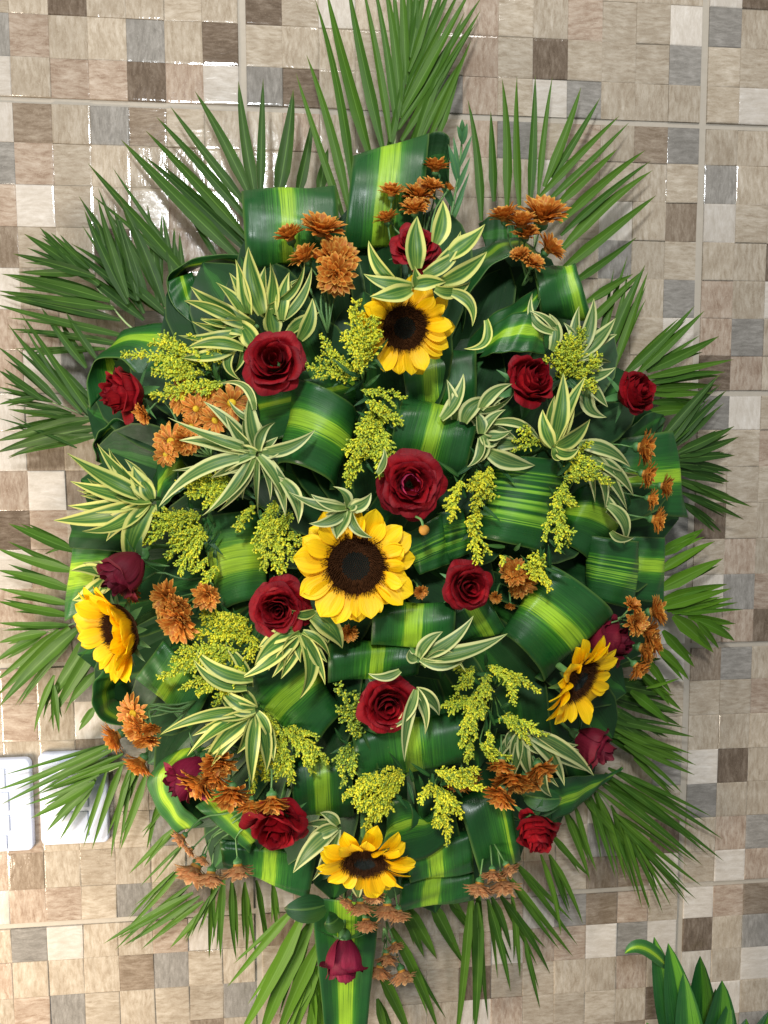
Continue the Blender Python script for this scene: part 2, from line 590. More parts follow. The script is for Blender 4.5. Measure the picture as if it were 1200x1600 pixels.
def build_wall():
    x0, x1, z0, z1 = -1.8, 1.8, -1.8, 1.8
    V, F = [], []
    for y in (0.0, 0.09):
        V += [(x0, y, z0), (x1, y, z0), (x1, y, z1), (x0, y, z1)]
    F = [(0, 1, 2, 3), (7, 6, 5, 4), (4, 5, 1, 0), (3, 2, 6, 7), (5, 6, 2, 1), (0, 3, 7, 4)]
    wall = link('wall', make_mesh('wall', V, F, M_GROUT, smooth=False), kind='structure',
                label='tiled wall of beige, grey and brown square mosaic tiles')
    rr = random.Random(3)
    weights = 'bbbbbbbttbmgwb'
    cells = []
    for r in range(-25, 46):
        for c in range(-34, 42):
            ch = TILES.get((c, r), rr.choice(weights))
            uc = c + (0.13 if c >= 13 else 0) + (-0.13 if c < 0 else 0)
            a0, a1 = uc + 0.0008, uc + 1 - 0.0008
            b0, b1 = r + 0.0008, r + 1 - 0.0008
            if c == -1 or c == 12:
                a1 -= 0.05
            if c == 0 or c == 13:
                a0 += 0.03
            if r % 7 == 0:
                b0 += 0.075
            if r % 7 == 6:
                b1 -= 0.075
            X0, X1 = (a0 - U0) * S, (a1 - U0) * S
            Z1, Z0 = -(b0 * ASP - V0) * S, -(b1 * ASP - V0) * S
            if X0 < x0 or X1 > x1 or Z0 < z0 or Z1 > z1:
                continue
            # place in the picture
            q = R_CAM @ (np.array([(X0 + X1) / 2 / S + U0, -(Z0 + Z1) / 2 / S + V0, 0]) - C_CAM)
            px, py = 600 + F_PX * q[0] / q[2], 800 + F_PX * q[1] / q[2]
            inpic = -25 < px < 1225 and -25 < py < 1625
            clear = ((px - 590) / 470) ** 2 + ((py - 830) / 580) ** 2
            cells.append((inpic, clear, c, r, ch, X0, X1, Z0, Z1))
    cells.sort(key=lambda t: (not t[0], -t[1] if t[0] else 0))
    stuffV, stuffF, stuffM = [], [], []
    stuff_mats = list(M_TILE.values())
    keys = list(M_TILE.keys())
    n_part = 0
    for inpic, clear, c, r, ch, X0, X1, Z0, Z1 in cells:
        h = 0.0023 + rr.uniform(-0.0008, 0.0010)
        tx, tz = rr.uniform(-0.0005, 0.0005), rr.uniform(-0.0005, 0.0005)
        cx, cz = (X0 + X1) / 2, (Z0 + Z1) / 2
        V, F = [], []
        wx, wz = (X1 - X0) / 2, (Z1 - Z0) / 2
        for k, (inset, dep) in enumerate(((0, 0.0005), (0.0, 0.80), (0.0009, 0.93), (0.0028, 1.0))):
            for sx, sz in ((-1, -1), (1, -1), (1, 1), (-1, 1)):
                y = -(h * dep) - (tx * sx + tz * sz if k > 1 else 0)
                V.append((cx + sx * (wx - inset), y, cz + sz * (wz - inset)))
        for k in range(3):
            for i in range(4):
                j = (i + 1) % 4
                F.append((4 * k + i, 4 * k + j, 4 * k + 4 + j, 4 * k + 4 + i))
        F.append((12, 13, 14, 15))
        ori = rr.random() < 0.55
        mk = (ch, 1 if ori else 0)
        if inpic and n_part < 300:
            n_part += 1
            o = Vector((cx, 0, cz))
            link('mosaic_tile', make_mesh('mosaic_tile', local(V, o), F, M_TILE[mk], smooth=False), wall, o)
        else:
            b = len(stuffV)
            stuffV += V
            stuffF += [tuple(b + i for i in f) for f in F]
            stuffM += [keys.index(mk)] * len(F)
    link('mosaic_tile', make_mesh('mosaic_field', stuffV, stuffF, stuff_mats, midx=stuffM, smooth=False), wall, kind='stuff')


build_wall()

# ------------------------------------------------------------------ switch plates
k = NT('switch_plastic')
M_SWITCH = k.base((0.64, 0.67, 0.78), 0.3, 0.5)


def rounded_box(w, h, t, r, bev=0.003, n=5):
    """front face towards -y, back at y=0, centred in x and z"""
    def ring(inset, y):
        out = []
        for (sx, sz, a0) in ((1, 1, 0), (-1, 1, PI / 2), (-1, -1, PI), (1, -1, 1.5 * PI)):
            for i in range(n + 1):
                a = a0 + PI / 2 * i / n
                rr_ = max(r - inset, 0.0005)
                out.append((sx * (w / 2 - r) + rr_ * math.cos(a), y, sz * (h / 2 - r) + rr_ * math.sin(a)))
        return out
    rings = [ring(0, 0), ring(0, -(t - bev)), ring(bev * 0.35, -(t - bev * 0.35)), ring(bev, -t)]
    V = sum(rings, [])
    m = len(rings[0])
    F = grid_faces(m, len(rings), 0, True)
    F.append(tuple(range(3 * m, 4 * m)))
    return V, F


def switch(cx, cy, w, h, label, mods):
    o = P(cx, cy, 0.006)
    s = pxm(0.006)
    root = thing('light_switch', label, 'switch plate', (o.x, -0.0042, o.z), 'switch plates on the wall')
    V, F = rounded_box(w * s, h * s, 0.0085, 0.009)
    link('faceplate', make_mesh('faceplate', V, F, M_SWITCH), root)
    for (mx, mz, mw, mh) in mods:
        V, F = rounded_box(mw * s, mh * s, 0.0022, 0.0012, 0.0009, 2)
        link('switch_insert', make_mesh('switch_insert', V, F, M_SWITCH), root, (mx * s, -0.0084, -mz * s))


switch(-5, 1257, 108, 146, 'white plastic switch plate cut off by the left edge of the photo',
       [(-3, -43, 40, 32), (-3, -7, 48, 30), (-3, 27, 48, 26), (-3, 57, 38, 22)])
switch(117, 1245, 102, 146, 'white plastic plate half hidden behind lower left palm frond',
       [(0, -50, 44, 22), (0, -10, 44, 48), (0, 40, 42, 40)])

# ------------------------------------------------------------------ foam block that carries everything
V, F = [], []
for j in range(9):
    a = j / 8 * PI / 2
    for i in range(24):
        b = 2 * PI * i / 24
        q = P(590, 830, 0.05)
        V.append((q.x + 0.29 * math.cos(a) * math.cos(b), -0.012 - 0.10 * math.sin(a), q.z + 0.40 * math.cos(a) * math.sin(b)))
F = grid_faces(24, 9, 0, True) + [tuple(range(23, -1, -1))]
o_f = P(590, 830, 0.0)
link('floral_foam', make_mesh('floral_foam', local(V, o_f), F, M_FOAM), None, o_f, None,
     'dark green foam block hidden behind all the flowers', 'foam block')


# ------------------------------------------------------------------ palm fronds
def frond(label, rachis, leaflets, mat, width=13, dz=0.0, rw=4.0, seed=0, dense=True, ws=1.0):
    """rachis: photo pixels; leaflets: (base x, y, tip x, y[, width])"""
    rr = random.Random(seed)

    def dep(x, y, tip=0.0):
        e = math.hypot((x - 590) / 470, (y - 820) / 620)
        return max(0.022, 0.115 - 0.075 * min(1.3, max(0, e - 0.35)) + dz - 0.012 * tip)
    pts = [P(x, y, dep(x, y) - 0.006) for x, y in rachis]
    root = thing('palm_frond', label, 'palm frond', pts[0], 'palm fronds behind the arrangement')
    V, F = tube(pts, rw * 0.5 * pxm(0.05), rw * 0.2 * pxm(0.05), 6, 14)
    link('rachis', make_mesh('rachis', local(V, pts[0]), F, M_RACHIS), root)
    lst = list(leaflets)
    if dense:                               # leaflets lying behind and between the foremost ones
        for lf in leaflets + (leaflets if seed in (3, 4, 5, 12, 13) else leaflets[::2]):
            f = rr.uniform(0.7, 0.95)
            a = rr.uniform(-0.15, 0.15)
            vx, vy = lf[2] - lf[0], lf[3] - lf[1]
            lst.append((lf[0], lf[1], lf[0] + f * (vx * math.cos(a) - vy * math.sin(a)), lf[1] + f * (vx * math.sin(a) + vy * math.cos(a)), min(16, lf[4] if len(lf) > 4 else width) * 0.72, 1))
    for lf in lst:
        bx, by, tx, ty = lf[:4]
        w = (lf[4] if len(lf) > 4 else width) * 1.02 * ws * rr.uniform(0.8, 1.15)
        d0 = dep(bx, by) + rr.uniform(-0.004, 0.006) - (0.008 if len(lf) > 5 else 0)
        tx, ty = tx + (tx - bx) * 0.05, ty + (ty - by) * 0.05
        d2 = max(0.016, dep(tx, ty, 1) + rr.uniform(-0.008, 0.008))
        p0, p2 = P(bx, by, d0), P(tx, ty, d2)
        L = (p2 - p0).length
        mid = (p0 + p2) / 2
        perp = (p2 - p0).cross(Vector((0, -1, 0))).normalized()
        p1 = mid + perp * (L * rr.uniform(-0.045, 0.045)) + Vector((0, -1, 0.0)) * (L * rr.uniform(0.02, 0.07)) + Vector((0, 0, 1)) * L * 0.02
        V, F, UV = blade(p0, p1, p2, w * pxm(d0), prof_palm, 0.3, rr.uniform(-0.3, 0.3), 9, 5, None, rr.uniform(-0.35, 0.35))
        link('leaflet', make_mesh('leaflet', local(V, p0), F, mat, UV), root, p0 - pts[0])


frond('bright green palm frond rising out of the top edge of the photo',
      [(610, 330), (617, 215), (635, 113), (645, 51), (655, -40)],
      [(540, 350, 466, 125), (545, 330, 482, 97), (552, 300, 495, 12, 17), (580, 250, 512, -8, 21), (598, 232, 545, -18, 19), (610, 222, 566, -22, 17),
       (620, 205, 583, -26), (625, 182, 599, -30), (630, 160, 614, -32), (634, 132, 627, -36), (640, 95, 637, -40),
       (643, 70, 651, -32), (641, 90, 666, -30), (638, 112, 680, -30), (634, 132, 694, -24), (632, 150, 706, -22), (628, 168, 720, -18),
       (625, 184, 735, -15, 15), (622, 202, 747, 4, 15), (627, 220, 745, 26, 15), (640, 225, 739, 45, 14), (655, 225, 727, 90, 14), (668, 222, 733, 70, 15), (684, 215, 716, 118, 14), (600, 260, 640, 60, 14), (640, 250, 722, 30, 14)],
      M_PALM_MID, 15, 0.012, 5, 1, False)
frond('dark palm frond fanning up and left above the glossy tiles',
      [(430, 430), (415, 350), (405, 300)],
      [(375, 405, 198, 227), (392, 398, 232, 250, 15), (385, 372, 235, 212, 15), (388, 345, 251, 190, 16), (388, 325, 272, 174, 15), (392, 310, 309, 151, 18), (400, 312, 374, 136, 17),
       (407, 312, 411, 132, 12), (432, 315, 457, 148, 18), (462, 315, 487, 190, 15), (498, 305, 512, 235, 12), (340, 405, 300, 345, 9), (400, 390, 262, 265, 14)],
      M_PALM, 17, 0.004, 4, 2, False, 1.22)
frond('wide dark palm frond on the left above the side rose in a leaf cone',
      [(262, 545), (205, 512), (160, 460), (110, 398)],
      [(155, 445, 43, 369, 17), (148, 432, 26, 398, 15), (140, 425, 33, 425, 12), (172, 470, 10, 430, 17), (178, 482, 3, 455, 15), (188, 500, 5, 462, 15),
       (195, 525, 0, 477, 15), (128, 425, 65, 358, 13), (140, 420, 82, 366, 11), (200, 475, 135, 335, 16), (200, 465, 155, 318, 13), (225, 490, 128, 315, 16),
       (235, 480, 157, 302, 15), (258, 480, 190, 318, 15), (300, 440, 145, 264, 18), (268, 500, 118, 386, 18), (248, 480, 231, 328, 13), (275, 460, 255, 340, 12), (290, 450, 281, 368, 11), (215, 470, 178, 330, 14),
       (200, 540, 20, 515, 14), (165, 545, 28, 545, 12), (215, 470, 100, 380, 15), (225, 500, 122, 418, 16)],
      M_PALM, 14, 0.006, 4, 3)
frond('greyish palm frond reaching the left edge beside the side rose',
      [(240, 700), (160, 662), (110, 640), (60, 620)],
      [(150, 660, 38, 497, 15), (128, 645, 18, 513, 14), (95, 632, 0, 545, 15), (68, 626, 0, 580, 13), (82, 628, 0, 605, 10), (112, 646, 12, 624, 11), (118, 650, 18, 640, 11),
       (135, 575, 68, 485, 15), (140, 655, 0, 688, 20), (150, 668, 0, 706, 24), (152, 680, 20, 712, 20), (120, 700, 0, 655, 6), (150, 640, 80, 560, 13), (60, 622, 0, 632, 9), (150, 560, 105, 490, 14)],
      M_PALM, 13, 0.008, 4, 4)
frond('palm frond spreading to the left edge under the left sunflower',
      [(200, 950), (150, 962), (105, 978), (60, 992)],
      [(118, 862, 18, 820, 15), (115, 892, 0, 858, 16), (112, 922, 0, 892, 17), (110, 944, 0, 920, 16), (108, 962, 0, 940, 13), (106, 977, 0, 973, 13), (72, 988, 0, 1004, 14),
       (64, 994, -6, 1034, 13), (92, 984, -4, 1062, 16), (108, 980, 0, 1083, 17), (125, 980, 4, 1099, 20), (150, 985, 78, 1092, 24), (156, 1000, 80, 1122, 24), (150, 1050, 108, 1100, 15), (85, 1055, 55, 1140, 10), (84, 1070, 92, 1143, 9),
       (148, 1105, 124, 1140, 12), (98, 855, 70, 866, 5)],
      M_PALM_MID, 15, 0.002, 5, 5)
frond('palm frond hanging over the two white switch plates',
      [(262, 1165), (215, 1185), (165, 1208)],
      [(180, 1160, 0, 1232, 14), (186, 1166, 10, 1253, 13), (192, 1178, 72, 1232, 10), (155, 1210, 44, 1256, 12), (148, 1222, 53, 1276, 18), (146, 1226, 76, 1296, 15), (150, 1216, 95, 1309, 12),
       (166, 1206, 132, 1318, 12), (192, 1192, 146, 1321, 15), (206, 1192, 175, 1334, 15), (228, 1210, 190, 1322, 14), (248, 1250, 230, 1324, 9), (256, 1265, 224, 1308, 7), (200, 1190, 100, 1225, 11), (222, 1180, 170, 1300, 14)],
      M_PALM_MID, 13, -0.004, 4, 6, True, 0.85)
frond('fringed palm frond hanging down under the lower left bronze flowers',
      [(390, 1300), (345, 1350), (320, 1385)],
      [(278, 1290, 205, 1362, 14), (290, 1315, 222, 1382, 7), (302, 1395, 168, 1471, 13), (312, 1400, 198, 1474, 12), (318, 1408, 225, 1480, 13), (322, 1420, 268, 1479, 12),
       (272, 1362, 205, 1432, 8), (333, 1380, 327, 1492, 15), (350, 1370, 345, 1492, 15), (362, 1375, 369, 1494, 15), (382, 1378, 384, 1496, 14), (400, 1375, 415, 1478, 15), (426, 1380, 432, 1452, 13),
       (285, 1355, 190, 1460, 9), (300, 1380, 185, 1480, 9), (328, 1400, 292, 1470, 9), (345, 1380, 300, 1455, 9)],
      M_PALM_MID, 13, -0.002, 4, 7, True, 0.85)
frond('long bright palm leaves sweeping down to the bottom edge left of the hanging rosebud',
      [(505, 1420), (492, 1510), (440, 1625)],
      [(462, 1418, 360, 1536, 15), (475, 1425, 372, 1620, 30), (488, 1440, 405, 1630, 28), (500, 1470, 430, 1630, 24), (500, 1510, 450, 1640, 18), (498, 1530, 470, 1650, 14), (490, 1540, 486, 1650, 12), (488, 1530, 512, 1650, 15), (494, 1510, 540, 1660, 16)],
      M_PALM_BRIGHT, 18, 0.012, 7, 8)
frond('broad palm leaves hanging at the bottom right of the hanging rosebud',
      [(640, 1380), (690, 1400), (740, 1400)],
      [(630, 1410, 680, 1494, 22), (628, 1415, 661, 1492, 18), (672, 1405, 722, 1502, 22), (700, 1400, 732, 1452, 17), (612, 1450, 682, 1605, 20), (592, 1520, 640, 1620, 24),
       (736, 1395, 712, 1630, 20), (748, 1400, 742, 1610, 22), (762, 1405, 796, 1542, 14), (768, 1402, 797, 1482, 12), (782, 1400, 856, 1516, 15), (800, 1398, 812, 1522, 11), (820, 1470, 843, 1572, 8),
       (792, 1365, 891, 1489, 15), (802, 1345, 898, 1471, 14), (845, 1335, 875, 1456, 9), (858, 1335, 908, 1438, 11), (745, 1410, 752, 1545, 18), (590, 1560, 612, 1640, 18)],
      M_PALM_MID, 15, 0.0, 4, 9)
frond('large palm frond spraying down to the right below the right rosebuds',
      [(840, 1200), (905, 1215), (945, 1250), (1000, 1330)],
      [(960, 1138, 1082, 1193, 20), (965, 1152, 1080, 1208, 17), (975, 1165, 1062, 1236, 11), (990, 1185, 1056, 1250, 10), (950, 1200, 1121, 1306, 17), (945, 1208, 1122, 1339, 15), (938, 1222, 1090, 1346, 16),
       (932, 1232, 1080, 1342, 13), (960, 1270, 1090, 1379, 12), (968, 1285, 1082, 1399, 11), (975, 1298, 1072, 1409, 10), (995, 1320, 1046, 1412, 9), (982, 1308, 1033, 1421, 11), (972, 1285, 1015, 1416, 12),
       (955, 1258, 1001, 1412, 13), (932, 1238, 976, 1371, 14), (918, 1235, 960, 1366, 14), (898, 1258, 931, 1357, 13), (880, 1262, 920, 1372, 14), (858, 1300, 919, 1367, 17), (905, 1240, 1000, 1345, 14), (975, 1225, 1100, 1330, 14), (925, 1230, 990, 1390, 12), (940, 1215, 1060, 1290, 14)],
      M_PALM_MID, 14, 0.004, 4, 10, True, 0.82)
frond('yellow-green palm frond fanning right beside the right bronze flowers',
      [(990, 945), (1045, 955), (1085, 965), (1140, 985)],
      [(1030, 868, 1097, 828, 19), (1028, 895, 1113, 848, 20), (1028, 922, 1125, 875, 22), (1030, 940, 1131, 914, 22), (1036, 950, 1137, 921, 19), (1042, 954, 1141, 935, 16), (1050, 958, 1148, 942, 14),
       (1064, 960, 1157, 953, 10), (1075, 963, 1146, 974, 18), (1085, 968, 1145, 1000, 20), (1052, 962, 1112, 1017, 30), (1036, 985, 1083, 1040, 22), (1025, 1010, 1074, 1060, 20), (1012, 1030, 1047, 1080, 18), (998, 1048, 1062, 1107, 20), (985, 1080, 1042, 1128, 20), (1010, 1075, 1060, 1060, 6), (1090, 972, 1122, 1012, 12)],
      M_PALM_BRIGHT, 17, 0.006, 4, 11)
frond('palm frond behind the rightmost rose pointing up and right',
      [(915, 620), (965, 590), (1000, 588)],
      [(905, 520, 1003, 425, 18), (925, 470, 984, 432, 16), (930, 560, 978, 408, 10), (940, 570, 1005, 421, 17), (960, 575, 1010, 432, 13), (972, 588, 1080, 483, 19), (995, 585, 1096, 490, 17), (1010, 580, 1118, 528, 20),
       (1012, 590, 1140, 563, 16), (1012, 600, 1128, 582, 15), (1015, 608, 1118, 602, 15), (1018, 616, 1110, 614, 14), (1020, 628, 1100, 628, 15), (1010, 645, 1090, 640, 16), (940, 590, 960, 505, 14)],
      M_PALM_MID, 16, 0.004, 4, 12)
frond('dark palm frond right of the big looped leaves under the rightmost rose',
      [(985, 740), (1045, 712), (1090, 690)],
      [(1030, 690, 1120, 590, 19), (1048, 700, 1131, 614, 18), (1040, 700, 1112, 605, 14), (1058, 708, 1143, 668, 19), (1062, 712, 1150, 684, 19), (1060, 718, 1144, 712, 18), (1058, 725, 1140, 736, 22), (1055, 735, 1135, 752, 24),
       (1052, 748, 1169, 790, 18), (1066, 770, 1158, 810, 11), (1066, 785, 1125, 830, 11), (1030, 700, 1100, 650, 16)],
      M_PALM, 16, 0.012, 4, 13)
frond('neat palm frond fanning up and right behind the top right bronze flowers',
      [(835, 440), (836, 350), (842, 300)],
      [(752, 345, 732, 165, 17), (772, 315, 767, 180, 14), (792, 325, 785, 133, 14), (812, 325, 808, 129, 13), (828, 320, 836, 127, 13), (841, 305, 862, 129, 13), (850, 292, 905, 144, 18), (862, 278, 934, 159, 15),
       (843, 308, 962, 187, 14), (850, 320, 977, 197, 15), (866, 325, 960, 237, 15), (874, 348, 1002, 240, 16), (876, 368, 1010, 257, 14), (876, 392, 1013, 272, 17), (874, 425, 1018, 311, 17), (890, 445, 990, 374, 15), (912, 475, 986, 430, 14)],
      M_PALM_MID, 14, 0.002, 4, 14, False)

frond('dark palm frond spreading right from behind the right sunflower',
      [(900, 1050), (960, 1080), (1010, 1100)],
      [(930, 1060, 1048, 1085, 20), (940, 1075, 1062, 1112, 20), (950, 1090, 1058, 1132, 18), (945, 1100, 1040, 1150, 16), (935, 1110, 1030, 1175, 16), (960, 1075, 1042, 1062, 14), (930, 1130, 1010, 1190, 16), (950, 1040, 1030, 1030, 18), (925, 1140, 1060, 1175, 16), (940, 1120, 1078, 1150, 14)],
      M_PALM, 16, 0.0, 4, 15)

# ------------------------------------------------------------------ broad leaves lining the back, dark enough to paint the gaps as shade
rr = random.Random(5)
OUTLINE = [(398, 345), (470, 330), (560, 310), (620, 300), (690, 320), (770, 385), (835, 405), (915, 450), (955, 520), (1000, 590), (1035, 660), (1062, 740), (1066, 810), (1040, 880), (1035, 945), (1010, 1020), (990, 1090),
           (965, 1160), (930, 1235), (870, 1290), (810, 1345), (745, 1415), (680, 1425), (600, 1425), (520, 1410), (470, 1400), (400, 1380), (335, 1355), (285, 1305), (245, 1250), (235, 1190), (205, 1130), (140, 1085), (125, 1020),
           (105, 960), (110, 890), (112, 820), (130, 750), (150, 700), (140, 640), (148, 580), (200, 520), (255, 470), (265, 420), (310, 400), (370, 390)]
spots = []
for k, (ox, oy) in enumerate(OUTLINE):
    f = rr.uniform(0.97, 1.01)
    spots.append((590 + (ox - 590) * 0.42, 830 + (oy - 830) * 0.42, 590 + (ox - 590) * f, 830 + (oy - 830) * f, 0.05))
for k, (ox, oy) in enumerate(OUTLINE[::2]):
    spots.append((590 + (ox - 590) * 0.2, 830 + (oy - 830) * 0.2, 590 + (ox - 590) * 0.72, 830 + (oy - 830) * 0.72, 0.045))
for k, (ox, oy) in enumerate(OUTLINE[::4]):
    spots.append((590, 830, 590 + (ox - 590) * 0.45, 830 + (oy - 830) * 0.45, 0.04))
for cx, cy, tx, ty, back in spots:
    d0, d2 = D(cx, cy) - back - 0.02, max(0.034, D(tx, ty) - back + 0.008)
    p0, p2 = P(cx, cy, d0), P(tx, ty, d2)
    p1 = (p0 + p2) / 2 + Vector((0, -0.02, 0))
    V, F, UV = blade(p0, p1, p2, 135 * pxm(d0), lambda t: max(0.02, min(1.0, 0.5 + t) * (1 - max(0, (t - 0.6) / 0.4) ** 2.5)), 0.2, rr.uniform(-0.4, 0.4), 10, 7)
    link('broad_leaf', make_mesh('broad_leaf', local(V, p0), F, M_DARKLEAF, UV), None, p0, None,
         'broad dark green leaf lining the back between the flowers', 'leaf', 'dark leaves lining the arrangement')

# ------------------------------------------------------------------ looped ribbon leaves
LOOPS = 'striped leaves folded into loops'


def strip(label, A, B, mat, sc=0.5, sw=0.25, nu=15, nv=36, cup=0.0, name='looped_leaf', loc=None, wav=0.0020):
    """a leaf between two edge curves (x, y, depth); stripe centre sc and width sw across it"""
    a3 = [P(*q) for q in catmull(A, nv)]
    b3 = [P(*q) for q in catmull(B, nv)]
    V, UV = [], []
    lo, hi = sc - sw / 2, sc + sw / 2
    ph = random.uniform(0, 6)
    for j in range(nv):
        t0 = a3[max(j - 1, 0)] * 0.5 + b3[max(j - 1, 0)] * 0.5
        t1 = a3[min(j + 1, nv - 1)] * 0.5 + b3[min(j + 1, nv - 1)] * 0.5
        n = (b3[j] - a3[j]).cross(t1 - t0)
        if n.length > 0:
            n.normalize()
        wd = (b3[j] - a3[j]).length
        for i in range(nu):
            u = i / (nu - 1)
            p = a3[j].lerp(b3[j], u) + n * (cup * wd * 4 * u * (1 - u)) + n * (wav * math.sin(7 * u + 0.45 * j + ph) * math.sin(0.31 * j + ph))
            V.append(p)
            if u < lo:
                uu = u / lo * 0.4
            elif u < hi:
                uu = 0.4 + 0.2 * (u - lo) / sw
            else:
                uu = 0.6 + 0.4 * (u - hi) / (1 - hi)
            UV.append((uu, j / (nv - 1) * 3))
    o = a3[nv // 2]
    ob = link(name, make_mesh(name, local(V, o), grid_faces(nu, nv), mat, UV), None, o, None, label, 'leaf', LOOPS)
    so = ob.modifiers.new('thickness', 'SOLIDIFY')
    so.thickness = 0.0009
    return ob


def loop(label, s0, s1, e0, e1, mat=None, sc=0.5, sw=0.25, dz=0.0, ratio=0.8, t0=-0.28, t1=1.28, bow=(0, 0), cup=0.0, lift=(0, 0)):
    cx = (s0[0] + s1[0] + e0[0] + e1[0]) / 4
    cy = (s0[1] + s1[1] + e0[1] + e1[1]) / 4
    s0, s1, e0, e1 = [(cx + (q[0] - cx) * 1.04, cy + (q[1] - cy) * 1.04) for q in (s0, s1, e0, e1)]
    d = D(cx, cy) + dz
    Ls = (math.dist(s0, e0) + math.dist(s1, e1)) / 2 * pxm(d)
    h = ratio * Ls / 2
    A, B = [], []
    for t in np.linspace(t0, t1, 18):
        c = (1 - math.cos(PI * t)) / 2
        sn = math.sin(PI * t)
        for arr, s, e, lf in ((A, s0, e0, lift[0]), (B, s1, e1, lift[1])):
            arr.append((s[0] + (e[0] - s[0]) * c + bow[0] * sn, s[1] + (e[1] - s[1]) * c + bow[1] * sn, d + h * (sn - 0.5) + lf))
    return strip(label, A, B, mat or M_RIB, sc, sw, cup=cup)


loop('tall looped leaf with wide yellow-green band standing at the top centre', (538, 395), (655, 385), (553, 246), (668, 212), None, 0.50, 0.30, 0.0, 0.45, 0.12, 1.45)
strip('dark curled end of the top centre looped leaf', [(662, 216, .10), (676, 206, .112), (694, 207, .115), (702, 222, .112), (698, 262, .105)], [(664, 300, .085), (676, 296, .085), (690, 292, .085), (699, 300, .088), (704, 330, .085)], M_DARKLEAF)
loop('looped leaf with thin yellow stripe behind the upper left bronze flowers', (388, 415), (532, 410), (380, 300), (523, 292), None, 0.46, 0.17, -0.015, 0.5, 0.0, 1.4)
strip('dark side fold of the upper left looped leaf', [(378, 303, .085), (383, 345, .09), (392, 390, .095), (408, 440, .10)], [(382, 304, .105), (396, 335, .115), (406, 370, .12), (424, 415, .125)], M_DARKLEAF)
strip('dark leaf arched into an open ring left of the top variegated sprig', [(318, 520, .13), (282, 490, .13), (262, 455, .125), (268, 428, .12), (296, 410, .12), (340, 398, .12), (395, 402, .12)],
      [(360, 500, .10), (310, 470, .08), (290, 448, .075), (292, 428, .075), (318, 418, .08), (352, 418, .085), (395, 432, .09)], M_RIB, 0.35, 0.10)
strip('dark leaf arm sweeping down from the open ring at upper left', [(262, 440, .12), (270, 475, .125), (310, 520, .13), (350, 545, .13)], [(300, 425, .10), (315, 465, .11), (345, 505, .12), (385, 520, .12)], M_RIB, 0.55, 0.12)
strip('leaf cone with pale green stripe sheltering the far left rose', [(140, 640, .10), (136, 600, .105), (148, 567, .11), (183, 560, .125), (208, 580, .13), (226, 612, .13)],
      [(205, 560, .075), (188, 540, .075), (192, 520, .085), (240, 507, .10), (290, 515, .105), (300, 560, .10)], M_RIB, 0.62, 0.22)
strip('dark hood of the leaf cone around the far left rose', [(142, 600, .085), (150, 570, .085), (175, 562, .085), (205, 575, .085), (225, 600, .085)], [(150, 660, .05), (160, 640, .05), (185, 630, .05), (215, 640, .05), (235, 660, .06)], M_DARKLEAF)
strip('curled striped leaf below the far left rose', [(235, 700, .12), (190, 655, .12), (160, 668, .12), (145, 690, .11), (150, 720, .10)], [(250, 690, .08), (215, 668, .07), (180, 680, .065), (168, 700, .065), (175, 730, .065)], M_RIB, 0.4, 0.12)
loop('looped leaf with broad yellow-green band left of centre, notched edge', (462, 598), (438, 723), (556, 646), (523, 760), None, 0.45, 0.24, 0.012, 0.75, -0.25, 1.3, (6, -10))
loop('dark looped leaf directly below the left upper rose', (400, 612), (412, 690), (548, 578), (560, 655), None, 0.3, 0.08, -0.02, 0.7, -0.1, 1.3)
loop('looped leaf with two pale stripes just above the central rose', (630, 626), (748, 643), (608, 706), (722, 748), None, 0.50, 0.22, 0.015, 0.9, -0.3, 1.25, (0, 0))
loop('dark striped looped leaf under the top sunflower', (628, 555), (742, 548), (640, 645), (742, 640), None, 0.36, 0.22, -0.025, 0.6, -0.2, 1.2)
loop('large looped leaf with many fine stripes right of the central rose', (776, 713), (748, 838), (880, 722), (851, 861), M_MULTI, 0.46, 0.50, 0.02, 0.85, -0.3, 1.3, (3, -1))
strip('looped leaf with yellow band and open dark mouth right of fine striped loop', [(890, 790, .12), (893, 772, .16), (915, 758, .185), (945, 755, .185), (978, 766, .165), (985, 790, .13), (965, 800, .11)],
      [(880, 840, .11), (866, 832, .15), (880, 848, .175), (905, 862, .18), (926, 880, .165), (925, 892, .13), (895, 885, .11)], M_RIB, 0.42, 0.22)
loop('looped leaf with several pale stripes at right, beside the narrow looped leaf', (916, 838), (918, 932), (998, 848), (990, 951), M_MULTI, 0.50, 0.30, 0.0, 0.7, -0.2, 1.3)
loop('narrow dark looped leaf with one green band next to right palm frond', (982, 840), (984, 936), (1038, 842), (1036, 940), None, 0.42, 0.24, -0.025, 0.5, -0.2, 1.3)
loop('broad diagonal looped leaf with pale green band above right sunflower', (850, 884), (786, 992), (955, 960), (850, 1060), None, 0.50, 0.22, 0.012, 0.55, -0.15, 1.25, (6, -8))
loop('looped leaf with yellow-green band at lower right of the big sunflower', (585, 946), (710, 942), (582, 1005), (706, 1012), None, 0.50, 0.24, 0.012, 0.95, -0.3, 1.3)
loop('dark looped leaf under the big sunflower with dim yellow stripe', (516, 1004), (660, 1006), (515, 1064), (650, 1052), None, 0.52, 0.16, -0.006, 0.9, -0.3, 1.25)
loop('large diagonal looped leaf below the rose left of the big sunflower', (365, 1066), (487, 1176), (462, 1000), (536, 1112), None, 0.48, 0.20, 0.0, 0.6, -0.2, 1.3, (-4, -4))
loop('looped leaf with short yellow stripe under the lower central rose', (552, 1136), (724, 1112), (563, 1217), (730, 1188), None, 0.51, 0.15, 0.01, 0.85, -0.25, 1.25)
loop('dark looped leaf with green band above the bottom left rose', (455, 1190), (548, 1176), (462, 1273), (551, 1272), None, 0.50, 0.28, -0.015, 0.7, -0.2, 1.25)
